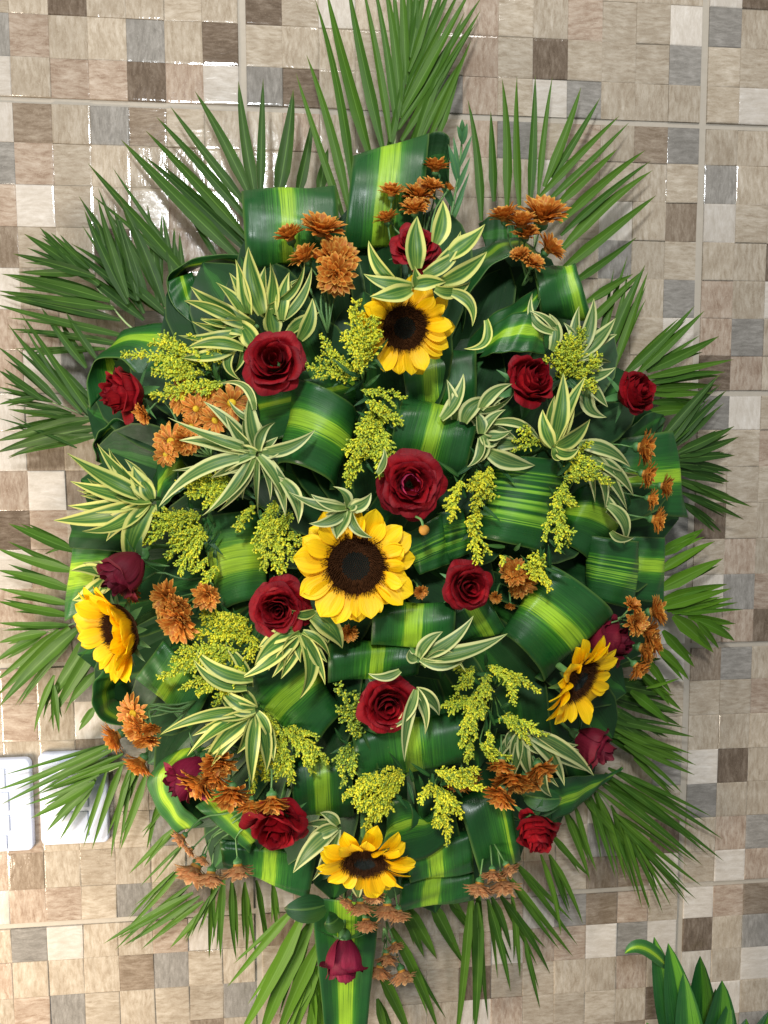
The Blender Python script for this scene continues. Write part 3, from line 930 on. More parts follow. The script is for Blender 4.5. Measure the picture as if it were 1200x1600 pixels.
loop('folded leaf with yellow stripes right of the bottom sunflower, upper one', (635, 1322), (735, 1298), (642, 1376), (738, 1360), None, 0.42, 0.26, -0.005, 0.6, -0.2, 1.2)
loop('folded leaf with yellow stripes right of the bottom sunflower, lower one', (630, 1372), (738, 1360), (624, 1421), (737, 1404), None, 0.42, 0.26, -0.01, 0.6, -0.2, 1.2)
loop('dark plain folded leaf left of the lower right rose', (716, 1250), (792, 1228), (752, 1370), (812, 1340), None, 0.82, 0.06, -0.004, 0.5, -0.1, 1.2)
strip('dark leaf rolled into a spiral above the bottom sunflower', [(606, 1310, .165), (606, 1270, .175), (622, 1248, .18), (641, 1258, .18), (643, 1288, .18), (630, 1308, .175)],
      [(585, 1325, .15), (610, 1342, .165), (655, 1344, .175), (694, 1322, .175), (704, 1285, .165), (690, 1255, .15)], M_RIB, 0.4, 0.12)
loop('dark leaf behind the spiral roll above bottom sunflower', (590, 1240), (700, 1235), (585, 1310), (720, 1320), M_DARKLEAF, 0.5, 0.2, -0.03, 0.5)
strip('small looped leaf with arched pale stripe left of the upper right rose', [(757, 545, .17), (772, 510, .19), (800, 490, .20), (830, 486, .20), (850, 500, .185)],
      [(750, 560, .19), (770, 552, .215), (800, 549, .22), (830, 550, .22), (852, 555, .20)], M_RIB, 0.48, 0.26)
strip('big dark leaf arched over a hollow right of the top rose, upper band', [(722, 520, .17), (732, 465, .185), (760, 425, .195), (795, 402, .195), (825, 405, .19), (840, 440, .18)],
      [(716, 440, .11), (740, 405, .13), (772, 382, .14), (800, 374, .145), (828, 382, .14), (846, 410, .12)], M_RIB, 0.74, 0.2)
strip('dark green lower sweep of the arched leaf right of the top sunflower', [(724, 545, .15), (765, 495, .165), (810, 468, .17), (842, 440, .165), (844, 412, .13)],
      [(738, 556, .18), (785, 540, .195), (825, 500, .195), (846, 462, .18), (850, 425, .14)], M_RIB, 0.6, 0.08)
strip('dark fill strip added as shade inside the arched leaf right of the top sunflower', [(725, 450, .10), (760, 395, .10), (810, 382, .10), (862, 405, .10)], [(730, 590, .09), (790, 575, .09), (850, 545, .09), (895, 490, .09)], M_DARKLEAF)  # added dark strip, paints the hollow under the arch as shade
loop('dark folded leaf with pale side stripe at the upper right', (836, 424), (898, 414), (846, 492), (922, 500), None, 0.82, 0.2, 0.01, 0.8, -0.2, 1.25)
loop('dark folded leaf with pale stripes directly below the central rose, left half', (632, 838), (655, 897), (688, 806), (702, 880), M_MULTI, 0.55, 0.34, 0.0, 0.5)
loop('dark folded leaf with pale stripes directly below the central rose, right half', (684, 803), (697, 878), (722, 796), (737, 862), M_MULTI, 0.55, 0.5, -0.005, 0.6)
loop('bright looped leaf with broad yellow band left of the big sunflower', (311, 818), (349, 954), (404, 806), (419, 936), M_BRIGHT, 0.50, 0.36, 0.0, 0.6, -0.25, 1.3, (-2, -8))
loop('bright looped leaf with broad green band at far left above left sunflower', (114, 846), (102, 968), (182, 848), (150, 948), M_BRIGHT, 0.44, 0.36, -0.01, 0.6, -0.2, 1.25)
loop('grey-green folded leaf at far left under the left variegated sprig', (110, 812), (112, 856), (196, 818), (196, 862), M_DARKLEAF, 0.5, 0.2, -0.005, 0.4)
strip('curled leaf forming an open tube under the left sunflower', [(162, 1048, .13), (147, 1066, .13), (143, 1092, .13), (150, 1118, .13), (180, 1135, .13), (215, 1128, .12)],
      [(225, 1056, .07), (200, 1066, .065), (195, 1085, .062), (198, 1100, .065), (225, 1115, .07), (262, 1105, .08)], M_BRIGHT, 0.35, 0.14)
loop('green looped leaf with diagonal pale band right of the left sunflower', (215, 1058), (298, 1136), (256, 1003), (328, 1078), M_BRIGHT, 0.42, 0.18, -0.01, 0.4, -0.1, 1.2)
strip('long striped leaf curving down around the lower left rosebud', [(300, 1150, .10), (256, 1185, .105), (232, 1222, .105), (250, 1268, .10), (276, 1302, .09)],
      [(345, 1160, .13), (300, 1185, .14), (272, 1220, .14), (290, 1262, .13), (318, 1285, .11)], M_BRIGHT, 0.45, 0.28)
loop('pale striped leaf running diagonally left of the bottom left rose', (352, 1232), (308, 1262), (402, 1302), (388, 1330), M_BRIGHT, 0.5, 0.3, 0.0, 0.3, 0, 1.1)
loop('dark leaf with yellow-green patch below the bottom left rose', (345, 1312), (492, 1335), (352, 1352), (480, 1400), None, 0.52, 0.16, -0.02, 0.4, 0, 1.2)
strip('wide flat leaf with yellow-green middle hanging behind the bottom rosebud', [(486, 1405, .10), (492, 1470, .09), (500, 1540, .075), (508, 1625, .06)], [(592, 1415, .10), (588, 1470, .09), (580, 1540, .075), (572, 1625, .06)], M_RIB, 0.5, 0.34, cup=0.05)
strip('pointed dark leaf with pale stripe right of the lower right bronze flowers', [(850, 1218, .13), (885, 1214, .13), (920, 1212, .11), (955, 1208, .09), (972, 1198, .08)],
      [(862, 1282, .13), (895, 1268, .12), (930, 1238, .10), (958, 1213, .088), (974, 1200, .078)], M_RIB, 0.6, 0.2)
strip('arched leaf with pale band above the left variegated sprig', [(238, 760, .12), (248, 725, .135), (275, 702, .14), (305, 700, .13)], [(245, 820, .15), (256, 790, .175), (280, 768, .18), (305, 760, .17)], M_RIB, 0.42, 0.24)
strip('dark rolled leaf rim between the two left variegated sprigs', [(268, 775, .16), (250, 795, .165), (252, 820, .165), (275, 828, .155)], [(305, 770, .11), (282, 790, .10), (284, 808, .10), (305, 815, .10)], M_DARKLEAF)
loop('tall dark leaf with green band behind the right bronze flowers', (955, 690), (960, 800), (1050, 675), (1072, 806), None, 0.52, 0.14, -0.035, 0.3, 0, 1.2)
strip('dark pointed leaf under the rightmost rose', [(945, 690, .12), (980, 672, .12), (1015, 645, .105), (1036, 648, .09)], [(950, 712, .12), (985, 705, .12), (1020, 680, .105), (1040, 655, .09)], M_DARKLEAF)
strip('dark leaf under the upper right bronze flowers', [(748, 350, .07), (780, 330, .08), (800, 345, .085)], [(760, 390, .08), (800, 400, .09), (830, 390, .09)], M_DARKLEAF)
loop('dark folded leaf between the big sunflower and right rose', (690, 950), (760, 935), (720, 1000), (790, 985), None, 0.6, 0.3, -0.02, 0.5)
loop('dark folded leaf behind the lower right goldenrod', (745, 1070), (850, 1060), (760, 1140), (860, 1150), M_DARKLEAF, 0.5, 0.2, -0.03, 0.5)
for lx, ly, a, w, lab in ((480, 1402, 2.7, 42, 'dark rose leaf left of the bottom sunflower'), (520, 1405, 1.9, 34, 'grey-green rose leaf just below the bottom sunflower'), (845, 1225, 0.6, 40, 'grey-green leaf beneath the lower right bronze flowers')):
    d = D(lx, ly) + 0.0
    p0 = P(lx + 30 * math.cos(a + PI), ly + 30 * math.sin(a), d)
    p2 = P(lx + 40 * math.cos(a), ly - 40 * math.sin(a) * -1, d + 0.01)
    V, F, UV = blade(p0, (p0 + p2) / 2 + Vector((0, -0.012, 0)), p2, w * pxm(d), prof_broad, 0.2, 0.1, 10, 7)
    link('rose_leaf', make_mesh('rose_leaf', local(V, p0), F, M_SHRUB, UV), None, p0, None, lab, 'leaf')


# ------------------------------------------------------------------ orientation helper for flower heads
def facing(fx, fy, fz):
    """screen right, screen down, towards the viewer -> world direction"""
    return (c_right * fx + c_down * fy - c_fwd * fz).normalized()


def head_matrix(pos, f, scale, roll=0.0):
    q = Vector((0, 0, 1)).rotation_difference(f)
    return Matrix.Translation(pos) @ q.to_matrix().to_4x4() @ Matrix.Rotation(roll, 4, 'Z') @ Matrix.Scale(scale, 4)


def stem_local(pos, f, q_mat, length, px):
    """points of a stem in head-local space, curving back into the foam"""
    inv = q_mat.inverted()
    tgt = P(590, 830, 0.04)
    p0 = pos - f * 0.004
    p1 = pos - f * length * 0.15
    p1.y += 0.02
    p2 = pos.lerp(tgt, 0.10)
    p2.y = max(p2.y, pos.y + 0.08)
    p2.y = min(p2.y, -0.03)
    return [inv @ p for p in (p0, p1, p2)]


# ------------------------------------------------------------------ roses
def petal_mesh(name, rb, rt, h, amax, lip, belly, mat, seed, z0=0.0, nu=15, nv=12):
    r_ = random.Random(seed)
    V, UV = [], []
    p1, p2, p3 = (r_.uniform(0, 6.3) for _ in range(3))
    point = r_.uniform(-0.02, 0.06)
    for j in range(nv):
        v = j / (nv - 1)
        for i in range(nu):
            u = -1 + 2 * i / (nu - 1)
            wp = 0.45 + 0.55 * math.sin(PI / 2 * min(1, v / 0.55))
            if v > 0.7:
                wp *= 1 - 0.22 * ((v - 0.7) / 0.3) ** 2
            ve = v * (1 - 0.09 * abs(u) ** 3 + point * (1 - abs(u)))
            ang = u * amax * wp
            R = rb + (rt - rb) * ve ** 0.75 + belly * math.sin(PI * min(1, ve))
            l = max(0.0, (ve - 0.68) / 0.32)
            wob = 0.045 * math.sin(2.6 * u + p1) + 0.032 * math.sin(5.3 * u + p2) + 0.012 * math.sin(11 * u + p3)
            R += lip * l * l + wob * ve * (0.35 + rt) - 0.05 * abs(u) ** 4 * ve * 0
            z = z0 + h * ve - lip * 0.8 * l ** 2.2 + 0.045 * math.sin(3.7 * u + p3) * ve + 0.02 * math.sin(8.1 * u + p1) * ve
            V.append((R * math.cos(ang), R * math.sin(ang), z))
            UV.append(((u + 1) / 2, v))
    return make_mesh(name, V, grid_faces(nu, nv), mat, UV)


ROSE_KINDS = {
    # rb, rt, height, half angle, lip, belly, count
    'open': [(0.03, 0.08, 0.80, 2.4, 0.01, 0.02, 2), (0.05, 0.17, 0.88, 1.7, 0.03, 0.04, 3), (0.08, 0.27, 0.90, 1.35, 0.05, 0.06, 4), (0.11, 0.38, 0.86, 1.15, 0.09, 0.08, 5),
             (0.15, 0.50, 0.78, 1.05, 0.13, 0.09, 5), (0.19, 0.62, 0.66, 1.05, 0.17, 0.09, 5), (0.22, 0.71, 0.50, 1.0, 0.19, 0.08, 5), (0.22, 0.76, 0.36, 0.95, 0.19, 0.06, 4)],
    'swirl': [(0.05, 0.13, 0.92, 2.5, 0.01, 0.02, 2), (0.10, 0.28, 0.95, 1.7, 0.03, 0.05, 3), (0.15, 0.44, 0.90, 1.45, 0.08, 0.07, 4), (0.20, 0.60, 0.76, 1.2, 0.14, 0.09, 4),
              (0.22, 0.72, 0.54, 1.1, 0.20, 0.08, 4), (0.22, 0.78, 0.34, 1.0, 0.2, 0.05, 4)],
    'half': [(0.03, 0.08, 1.15, 2.3, 0.0, 0.05, 2), (0.06, 0.19, 1.20, 1.5, 0.03, 0.10, 3), (0.10, 0.30, 1.16, 1.25, 0.07, 0.15, 4), (0.14, 0.42, 1.05, 1.15, 0.13, 0.18, 4),
             (0.18, 0.53, 0.92, 1.1, 0.20, 0.18, 4), (0.18, 0.66, 0.66, 0.95, 0.24, 0.12, 3)],
    'bud': [(0.03, 0.09, 1.22, 2.3, 0.0, 0.08, 2), (0.06, 0.20, 1.25, 1.5, 0.03, 0.13, 3), (0.10, 0.31, 1.22, 1.3, 0.08, 0.17, 3), (0.14, 0.42, 1.16, 1.2, 0.16, 0.18, 3), (0.18, 0.50, 1.02, 1.05, 0.26, 0.18, 3)],
}
rose_cache = {}


def rose(label, x, y, size, f, kind, mat, dz=0.05, roll=0.0, extra=None, pink=False):
    key = (kind, mat.name)
    if key not in rose_cache:
        lst = []
        sd = 0
        for li, (rb, rt, h, am, lip, be, n) in enumerate(ROSE_KINDS[kind]):
            for k in range(n):
                sd += 1
                lst.append((petal_mesh('petal', rb, rt, h, am, lip, be, mat, sd * 13 + len(kind)), li * 0.9 + 2 * PI * k / n + 0.23 * math.sin(sd), li))
        sv, sf, suv = blade((0, 0.05, 0), (0.0, 0.45, -0.06), (0, 0.95, -0.28), 0.26, prof_leaf, 0.2, 0, 7, 5, (0, 0, 1))
        rose_cache[key] = (lst, make_mesh('sepal', sv, sf, M_CALYX, suv))
    lst, sepal = rose_cache[key]
    d = D(x, y) + dz
    pos = P(x, y, d)
    fw = facing(*f)
    ext = {'open': 0.98, 'swirl': 0.98, 'half': 0.95, 'bud': 0.75}[kind]
    sc = size / 2 * pxm(d) / ext
    hz = {'open': 0.35, 'swirl': 0.35, 'half': 0.62, 'bud': 0.78}[kind]
    pos = pos - fw * (sc * hz)
    M = head_matrix(pos, fw, sc, roll)
    root = thing('rose', label, 'rose', (0, 0, 0), 'red roses in the arrangement')
    root.matrix_world = M
    lr = random.Random(int(x * 7 + y))
    if pink:
        for q in range(3):
            me = petal_mesh('petal', 0.05, 0.17 + 0.03 * q, 0.88, 1.5, 0.0, 0.10, M_ROSE_HEART, 300 + q)
            link('petal', me, root, None, Matrix.Rotation(q * 2.1, 4, 'Z') @ Matrix.Translation((0.05, 0, 0.06)))
    for me, ang, li in lst:
        if pink and li < 2:
            continue
        a = ang + lr.uniform(-0.2, 0.2)
        t = lr.uniform(-0.06, 0.07) * (0.4 + li * 0.25)
        link('petal', me, root, None, Matrix.Rotation(a, 4, 'Z') @ Matrix.Rotation(t, 4, 'Y') @ Matrix.Translation((0, 0, lr.uniform(-0.05, 0.04))) @ Matrix.Diagonal((lr.uniform(0.92, 1.08), lr.uniform(0.92, 1.1), lr.uniform(0.92, 1.06), 1)))
    if extra:                                   # a loose outer petal: (angle, tilt, scale)
        for a, t, s_ in extra:
            me = petal_mesh('petal', 0.1, 0.55, 1.0, 0.72, 0.2, 0.05, mat, int(a * 100) + 5)
            link('petal', me, root, None, Matrix.Rotation(a, 4, 'Z') @ Matrix.Rotation(t, 4, 'Y') @ Matrix.Scale(s_, 4))
    for q in range(5):
        link('sepal', sepal, root, None, Matrix.Rotation(q * 2 * PI / 5 + 0.3, 4, 'Z') @ Matrix.Translation((0, 0, 0.02)))
    V, F = [], []
    for j, (z, r) in enumerate(((-0.26, 0.09), (-0.2, 0.16), (-0.08, 0.21), (0.04, 0.2), (0.1, 0.12))):
        for i in range(10):
            w = 2 * PI * i / 10
            V.append((r * math.cos(w), r * math.sin(w), z))
    link('calyx', make_mesh('calyx', V, grid_faces(10, 5, 0, True), M_CALYX), root)
    V, F = tube(stem_local(pos, fw, M, 0.09, 0), 0.0026 / sc, 0.0028 / sc, 7, 9)
    link('stem', make_mesh('stem', V, F, M_STEM), root)
    return root


rose('dark red rose at the top half hidden by a variegated sprig', 650, 386, 84, (0.05, -0.45, 0.85), 'open', M_ROSE, 0.055)
rose('dark crimson open rose at upper left against a variegated sprig', 428, 566, 98, (0.05, -0.12, 1.0), 'swirl', M_ROSE, 0.045, 0.5)
rose('red rose at far left in a leaf cone with one drooping petal', 190, 614, 92, (-0.8, 0.12, 0.6), 'half', M_ROSE, 0.03, 1.0, [(2.6, 0.9, 0.9)])
rose('red rose at upper right with a wide outer petal below it', 830, 594, 94, (0.4, -0.25, 0.8), 'half', M_ROSE, 0.045, 2.0, [(5.6, 0.75, 1.1)])
rose('dark red rose at far right in front of a palm frond', 993, 613, 86, (0.55, -0.1, 0.75), 'half', M_ROSE, 0.04, 0.7)
rose('open red rose in the centre with pinkish heart, above the big sunflower', 641, 757, 112, (0.05, 0.05, 1.0), 'open', M_ROSE, 0.05, 0.2, None, True)
rose('open crimson rose left of the big sunflower', 436, 951, 100, (0.0, 0.1, 1.0), 'open', M_ROSE, 0.045, 1.1)
rose('crimson rose right of the big sunflower', 730, 917, 86, (0.25, 0.05, 0.9), 'swirl', M_ROSE, 0.035, 2.2)
rose('red rose in the lower centre above the looped leaf', 606, 1101, 94, (0.1, 0.1, 1.0), 'swirl', M_ROSE, 0.045, 2.9)
rose('maroon rosebud hanging over the top of the left sunflower', 186, 902, 84, (-0.55, 0.62, 0.4), 'bud', M_ROSE_DARK, 0.085, 0.4)
rose('maroon rosebud peeking out behind the right sunflower', 962, 1002, 78, (0.7, -0.1, 0.5), 'bud', M_ROSE_DARK, 0.03, 0.2)
rose('wine pink rosebud at the lower left', 287, 1222, 82, (-0.55, 0.6, 0.5), 'bud', M_ROSE_PINK, 0.04, 1.5)
rose('red rose at the bottom left with a tall upright petal behind it', 434, 1290, 98, (-0.05, 0.45, 0.85), 'swirl', M_ROSE, 0.045, 0.9, [(1.2, 0.3, 1.35), (0.6, 0.4, 1.2)])
rose('red rose at the lower right with one petal bent outwards', 839, 1303, 88, (0.05, 0.6, 0.7), 'half', M_ROSE, 0.045, 1.9, [(0.2, 0.7, 0.9)])
rose('maroon red rosebud below the right sunflower pointing down right', 934, 1171, 76, (0.75, 0.45, 0.35), 'bud', M_ROSE_DARK, 0.04, 0.6)
rose('red rosebud hanging upside down at the bottom centre', 538, 1508, 76, (0.0, 0.9, 0.3), 'bud', M_ROSE_PINK, 0.07, 1.2)

# ------------------------------------------------------------------ sunflowers
sun_petals = []
for k in range(6):
    r_ = random.Random(k + 40)
    wv, cv = r_.uniform(0.56, 0.74), r_.uniform(-0.3, 0.24)
    V, F, UV = blade((0, 0, 0), (0.55, r_.uniform(-.04, .04), 0.10 + cv * 0.4), (1.0, r_.uniform(-.07, .07), cv * 0.7), wv,
                     lambda t: max(0.03, (0.42 + 0.58 * math.sin(PI / 2 * min(1, t / 0.5))) * (1 - max(0, (t - 0.55) / 0.45) ** 2.3)), 0.18, r_.uniform(-.2, .2), 10, 7, (0, 0, 1))
    V = [v + Vector((0, 0, 0.018 * math.sin(9 * UV[i][0] + k) * UV[i][1])) for i, v in enumerate(V)]
    sun_petals.append(make_mesh('petal', V, F, M_SUN, UV))


def floret_meshes():
    V, F, MI = [], [], []
    n = 900
    r_ = random.Random(2)
    for i in range(n):
        rad = math.sqrt((i + 0.5) / n)
        a = i * 2.39996
        x, y = rad * math.cos(a), rad * math.sin(a)
        inner = rad < 0.44
        zb = 0.10 - 0.10 * rad ** 2 if rad > 0.44 else 0.02 + 0.06 * (rad / 0.44) ** 2
        hh = (0.05 if inner else 0.16 + 0.09 * r_.random())
        w = 0.036 if inner else 0.022
        lean = 0.0 if inner else 0.12 * rad + r_.uniform(-.06, .06)
        b = len(V)
        for q in range(4):
            V.append((x + w * math.cos(q * PI / 2 + a), y + w * math.sin(q * PI / 2 + a), zb - 0.02))
        V.append((x + lean * math.cos(a), y + lean * math.sin(a), zb + hh))
        for q in range(4):
            F.append((b + q, b + (q + 1) % 4, b + 4))
            MI.append(1 if inner else 0)
    fl = make_mesh('florets', V, F, [M_FLORET, M_FLORET_IN], midx=MI, smooth=False)
    V = []
    for j in range(8):
        t = j / 7
        rad = 1.0 * t + 0.02
        z = 0.0 + (0.10 - 0.10 * rad ** 2 if rad > 0.44 else 0.02 + 0.06 * (rad / 0.44) ** 2) - 0.03
        for i in range(24):
            w = 2 * PI * i / 24
            V.append((rad * math.cos(w), rad * math.sin(w), z))
    for i in range(24):
        w = 2 * PI * i / 24
        V.append((0.75 * math.cos(w), 0.75 * math.sin(w), -0.28))
    F = grid_faces(24, 9, 0, True) + [tuple(range(23, -1, -1))]
    return fl, make_mesh('disc', V, F, M_FLORET)


FLORETS, DISC = floret_meshes()
V, F, UV = blade((0.5, 0, -0.2), (1.0, 0, -0.1), (1.5, 0, -0.2), 0.34, prof_leaf, 0.2, 0, 7, 5, (0, 0, 1))
SUN_SEPAL = make_mesh('sepal', V, F, M_SUN_SEPAL, UV)


def sunflower(label, x, y, rdisc, f, L, elev, dz=0.055, roll=0.0, n=19, special=None):
    d = D(x, y) + dz
    pos = P(x, y, d)
    fw = facing(*f)
    sc = rdisc * pxm(d)
    M = head_matrix(pos, fw, sc, roll)
    root = thing('sunflower', label, 'sunflower', (0, 0, 0), 'sunflowers in the arrangement')
    root.matrix_world = M
    dsc = link('disc', DISC, root)
    link('florets', FLORETS, dsc, kind='stuff')
    r_ = random.Random(int(x))
    up = (M.to_3x3().inverted() @ -c_down)          # screen up in head space
    upa = math.atan2(up.y, up.x)
    for lay in range(2):
        for k in range(n):
            a = 2 * PI * (k + 0.5 * lay) / n + r_.uniform(-0.14, 0.14)
            el = elev + (0.2 if lay else -0.05) + r_.uniform(-0.22, 0.26)
            ln = L * r_.uniform(0.74, 1.12) * (0.92 if lay else 1.0)
            if special:
                da = (a - upa + PI) % (2 * PI) - PI
                el, ln = special(da, el, ln)
            m = Matrix.Rotation(a, 4, 'Z') @ Matrix.Translation((0.88, 0, 0.0 + 0.03 * lay)) @ Matrix.Rotation(-el, 4, 'Y') @ Matrix.Rotation(r_.uniform(-0.5, 0.5), 4, 'X') @ Matrix.Diagonal((ln, ln * r_.uniform(0.85, 1.15) / L * 1.15, ln, 1))
            link('petal', r_.choice(sun_petals), root, None, m)
    for k in range(12):
        link('sepal', SUN_SEPAL, root, None, Matrix.Rotation(2 * PI * k / 12 + r_.uniform(-.1, .1), 4, 'Z') @ Matrix.Rotation(r_.uniform(-.15, .15), 4, 'Y'))
    V, F = tube(stem_local(pos - fw * sc * 0.25, fw, M, 0.1, 0), 0.0042 / sc, 0.0046 / sc, 8, 9)
    link('stem', make_mesh('stem', V, F, M_STEM), root)


sunflower('sunflower at the top below the variegated sprig', 632, 512, 38, (0.08, 0.42, 0.88), 1.12, 0.14, 0.05, 0.3, 17)
sunflower('largest sunflower in the middle facing the viewer', 556, 884, 50, (0.0, 0.1, 1.0), 1.02, 0.12, 0.05, 0.0, 21)
sunflower('sunflower at the left edge turned sideways under a maroon rosebud', 187, 985, 41, (-0.52, 0.18, 0.75), 1.22, 0.44, 0.055, 0.5, 17,
          lambda da, el, ln: (el + 0.72 * max(0, math.cos(da + 1.5)) + 0.15 * max(0, math.cos(da - 0.3)), ln))
sunflower('sunflower at the right turned to the lower right', 904, 1063, 41, (0.60, 0.40, 0.68), 1.22, 0.20, 0.06, 0.2, 17)
sunflower('sunflower at the bottom centre facing downwards', 570, 1347, 39, (0.0, 0.58, 0.82), 1.22, 0.06, 0.06, 0.1, 17)


# ------------------------------------------------------------------ chrysanthemums
MUM_RINGS = {
    'open': ((13, 0.95, 0.10, 0.20), (13, 0.90, 0.32, 0.19), (9, 0.66, 0.55, 0.18)),
    'cup': ((13, 0.86, 0.38, 0.13), (14, 0.95, 0.60, 0.12), (13, 0.92, 0.85, 0.11), (10, 0.80, 1.08, 0.09), (7, 0.62, 1.3, 0.06)),
}


def mum_mesh(seed, mat, kind):
    r_ = random.Random(seed)
    V, F, UVs = [], [], []
    for n, L, el, rb in MUM_RINGS[kind]:
        for k in range(n):
            a = 2 * PI * k / n + r_.uniform(-.15, .15) + el
            e = el + r_.uniform(-.15, .15)
            ln = L * r_.uniform(0.82, 1.08)
            w = 0.31 * r_.uniform(0.85, 1.15)
            v, f, uv = blade((0, 0, 0), (ln * 0.5, 0, 0.10), (ln, 0, r_.uniform(-0.16, 0.06)), w,
                             lambda t: max(0.05, (0.5 + 0.5 * t) * (1 - max(0, (t - 0.72) / 0.28) ** 2.4)), 0.35, 0, 7, 3, (0, 0, 1))
            m = Matrix.Rotation(a, 4, 'Z') @ Matrix.Translation((rb, 0, 0.05)) @ Matrix.Rotation(-e, 4, 'Y')
            b = len(V)
            V += [m @ Vector(q) for q in v]
            F += [tuple(b + i for i in q) for q in f]
            UVs += uv
    return make_mesh('corolla', V, F, mat, UVs)


MUMS = {(m.name, q): [mum_mesh(s, m, q) for s in (1, 2, 3)] for m in (M_MUM, M_MUM_PALE) for q in ('open', 'cup')}


def mum_head(mc):
    V = []
    prof = [(0.02, 0.24), (0.15, 0.22), (0.25, 0.12), (0.22, 0.02), (0.26, -0.04), (0.22, -0.16), (0.10, -0.24), (0.06, -0.34)]
    for r, z in prof:
        for i in range(10):
            w = 2 * PI * i / 10
            V.append((r * math.cos(w), r * math.sin(w), z))
    F = grid_faces(10, len(prof), 0, True)
    MI = [0] * 30 + [1] * 40
    return make_mesh('flower_head', V, F, [mc, M_CALYX], midx=MI)


MUM_HEAD_Y, MUM_HEAD_B = mum_head(M_MUM_C), mum_head(M_MUM_CB)


def mums(label, base, heads, mat=None, dz=0.045, seed=0):
    """heads: (x, y, diameter, fx, fy, fz)"""
    mat = mat or M_MUM
    r_ = random.Random(seed)
    d0 = D(*base) - 0.01
    b = P(base[0], base[1], d0)
    root = thing('chrysanthemum_spray', label, 'flowers', b, 'bronze chrysanthemum sprays')
    for i, (x, y, s, fx, fy, fz) in enumerate(heads):
        d = D(x, y) + dz + r_.uniform(-0.008, 0.008)
        fw = facing(fx, fy, fz)
        pos = P(x, y, d)
        s *= 1.06 if seed in (3, 5, 6, 8, 9, 10, 14) else 0.98
        sc = s / 2 * pxm(d) / (0.98 if fz > 0.78 and seed in (4, 8) else 0.84)
        pos = pos - fw * sc * 0.4
        M = Matrix.Translation(-b) @ head_matrix(pos, fw, sc, r_.uniform(0, 6))
        yellow = fz > 0.78 and seed in (4, 8)
        h = link('flower_head', MUM_HEAD_Y if yellow else MUM_HEAD_B, root, None, M)
        link('corolla', r_.choice(MUMS[(mat.name, 'open' if yellow else 'cup')]), h, kind='stuff')
        p0 = pos - fw * sc * 0.3
        V, F = tube(local([p0, p0 - fw * 0.025, b.lerp(pos, 0.35), b], b), 0.0011, 0.0016, 5, 8)
        link('stem', make_mesh('stem', V, F, M_STEM), root)
    return root


U, DN, LF, RT = (0, -.85, .45), (0, .85, .35), (-.85, .1, .4), (.85, .1, .4)
mums('bronze chrysanthemum spray at the upper left of the top sunflower', (512, 520),
     [(450, 364, 50, -.3, -.75, .4), (503, 352, 68, .1, -.75, .6), (474, 397, 50, -.45, -.7, .45), (527, 400, 72, .3, -.35, .85), (524, 430, 62, -.1, .35, .8)], None, 0.03, 1)
mums('small bronze chrysanthemums standing against the top centre looped leaf', (655, 420),
     [(612, 296, 42, *U), (654, 300, 54, .1, -.6, .7), (680, 257, 44, *U), (603, 338, 38, -.2, -.8, .3), (648, 322, 44, 0, -.6, .6), (676, 288, 38, .2, -.7, .5), (703, 292, 20, .5, -.7, .3)], None, 0.03, 2)
mums('bronze chrysanthemum spray at the top right in front of palm frond', (830, 440),
     [(786, 333, 46, -.3, -.8, .4), (815, 343, 48, *U), (850, 330, 74, .1, -.7, .65), (862, 384, 48, .6, -.5, .5), (822, 362, 40, 0, -.6, .6), (812, 396, 30, -.3, -.5, .6), (834, 408, 34, .2, -.5, .7)], None, 0.045, 3)
mums('orange chrysanthemums with yellow centres beside the far left rose', (330, 712),
     [(282, 618, 56, -.35, 0, .9), (304, 640, 44, -.1, .3, .9), (325, 619, 32, .2, 0, .9), (362, 628, 58, .2, -.1, .95), (334, 658, 46, -.1, .3, .9), (262, 690, 56, -.25, .05, .95), (298, 668, 36, 0, .4, .8), (256, 712, 38, -.2, .3, .9), (222, 648, 34, -.5, .5, .6), (292, 690, 44, .3, .4, .7)], None, 0.035, 4)
mums('bronze chrysanthemums in a column against the dark leaf at right', (930, 760),
     [(1010, 700, 54, *RT), (1014, 742, 42, .8, .25, .4), (1042, 760, 38, *RT), (1020, 780, 34, .85, .2, .2), (1029, 813, 44, .85, .2, .3)], None, 0.05, 5)
mums('bronze chrysanthemum cluster at right above the right sunflower', (905, 985),
     [(1028, 955, 50, .8, -.2, .45), (1016, 990, 46, .7, .2, .6), (996, 974, 40, .3, 0, .7), (1012, 1015, 52, .75, .2, .5), (1000, 1046, 44, .6, .6, .4), (1026, 1006, 38, .8, -.1, .3), (990, 945, 30, .4, -.6, .5)], None, 0.055, 6)
mums('bronze chrysanthemum cluster between the left sunflower and the bright leaf', (330, 900),
     [(203, 922, 48, -.6, .45, .6), (258, 938, 58, -.5, .1, .75), (276, 975, 66, -.3, .45, .8), (278, 952, 52, -.2, .2, .9), (322, 932, 46, 0, .2, .9)], None, 0.055, 7)
mums('bronze chrysanthemum spray at lower left above the white plate', (305, 1095),
     [(202, 1118, 52, -.4, .1, .9), (176, 1154, 48, -.75, .45, .45), (215, 1142, 48, -.3, .4, .7), (215, 1196, 50, -.5, .7, .4), (236, 1140, 28, .2, .5, .6), (228, 1158, 40, .1, .7, .5)], None, 0.06, 8)
mums('bronze chrysanthemum row above the bottom left rose', (385, 1160),
     [(306, 1228, 60, -.5, .6, .55), (340, 1196, 54, .1, .5, .7), (361, 1246, 60, .1, .75, .6), (334, 1218, 46, -.2, .6, .6), (391, 1262, 44, .1, .8, .4), (425, 1258, 54, .1, .85, .45)], None, 0.06, 9)
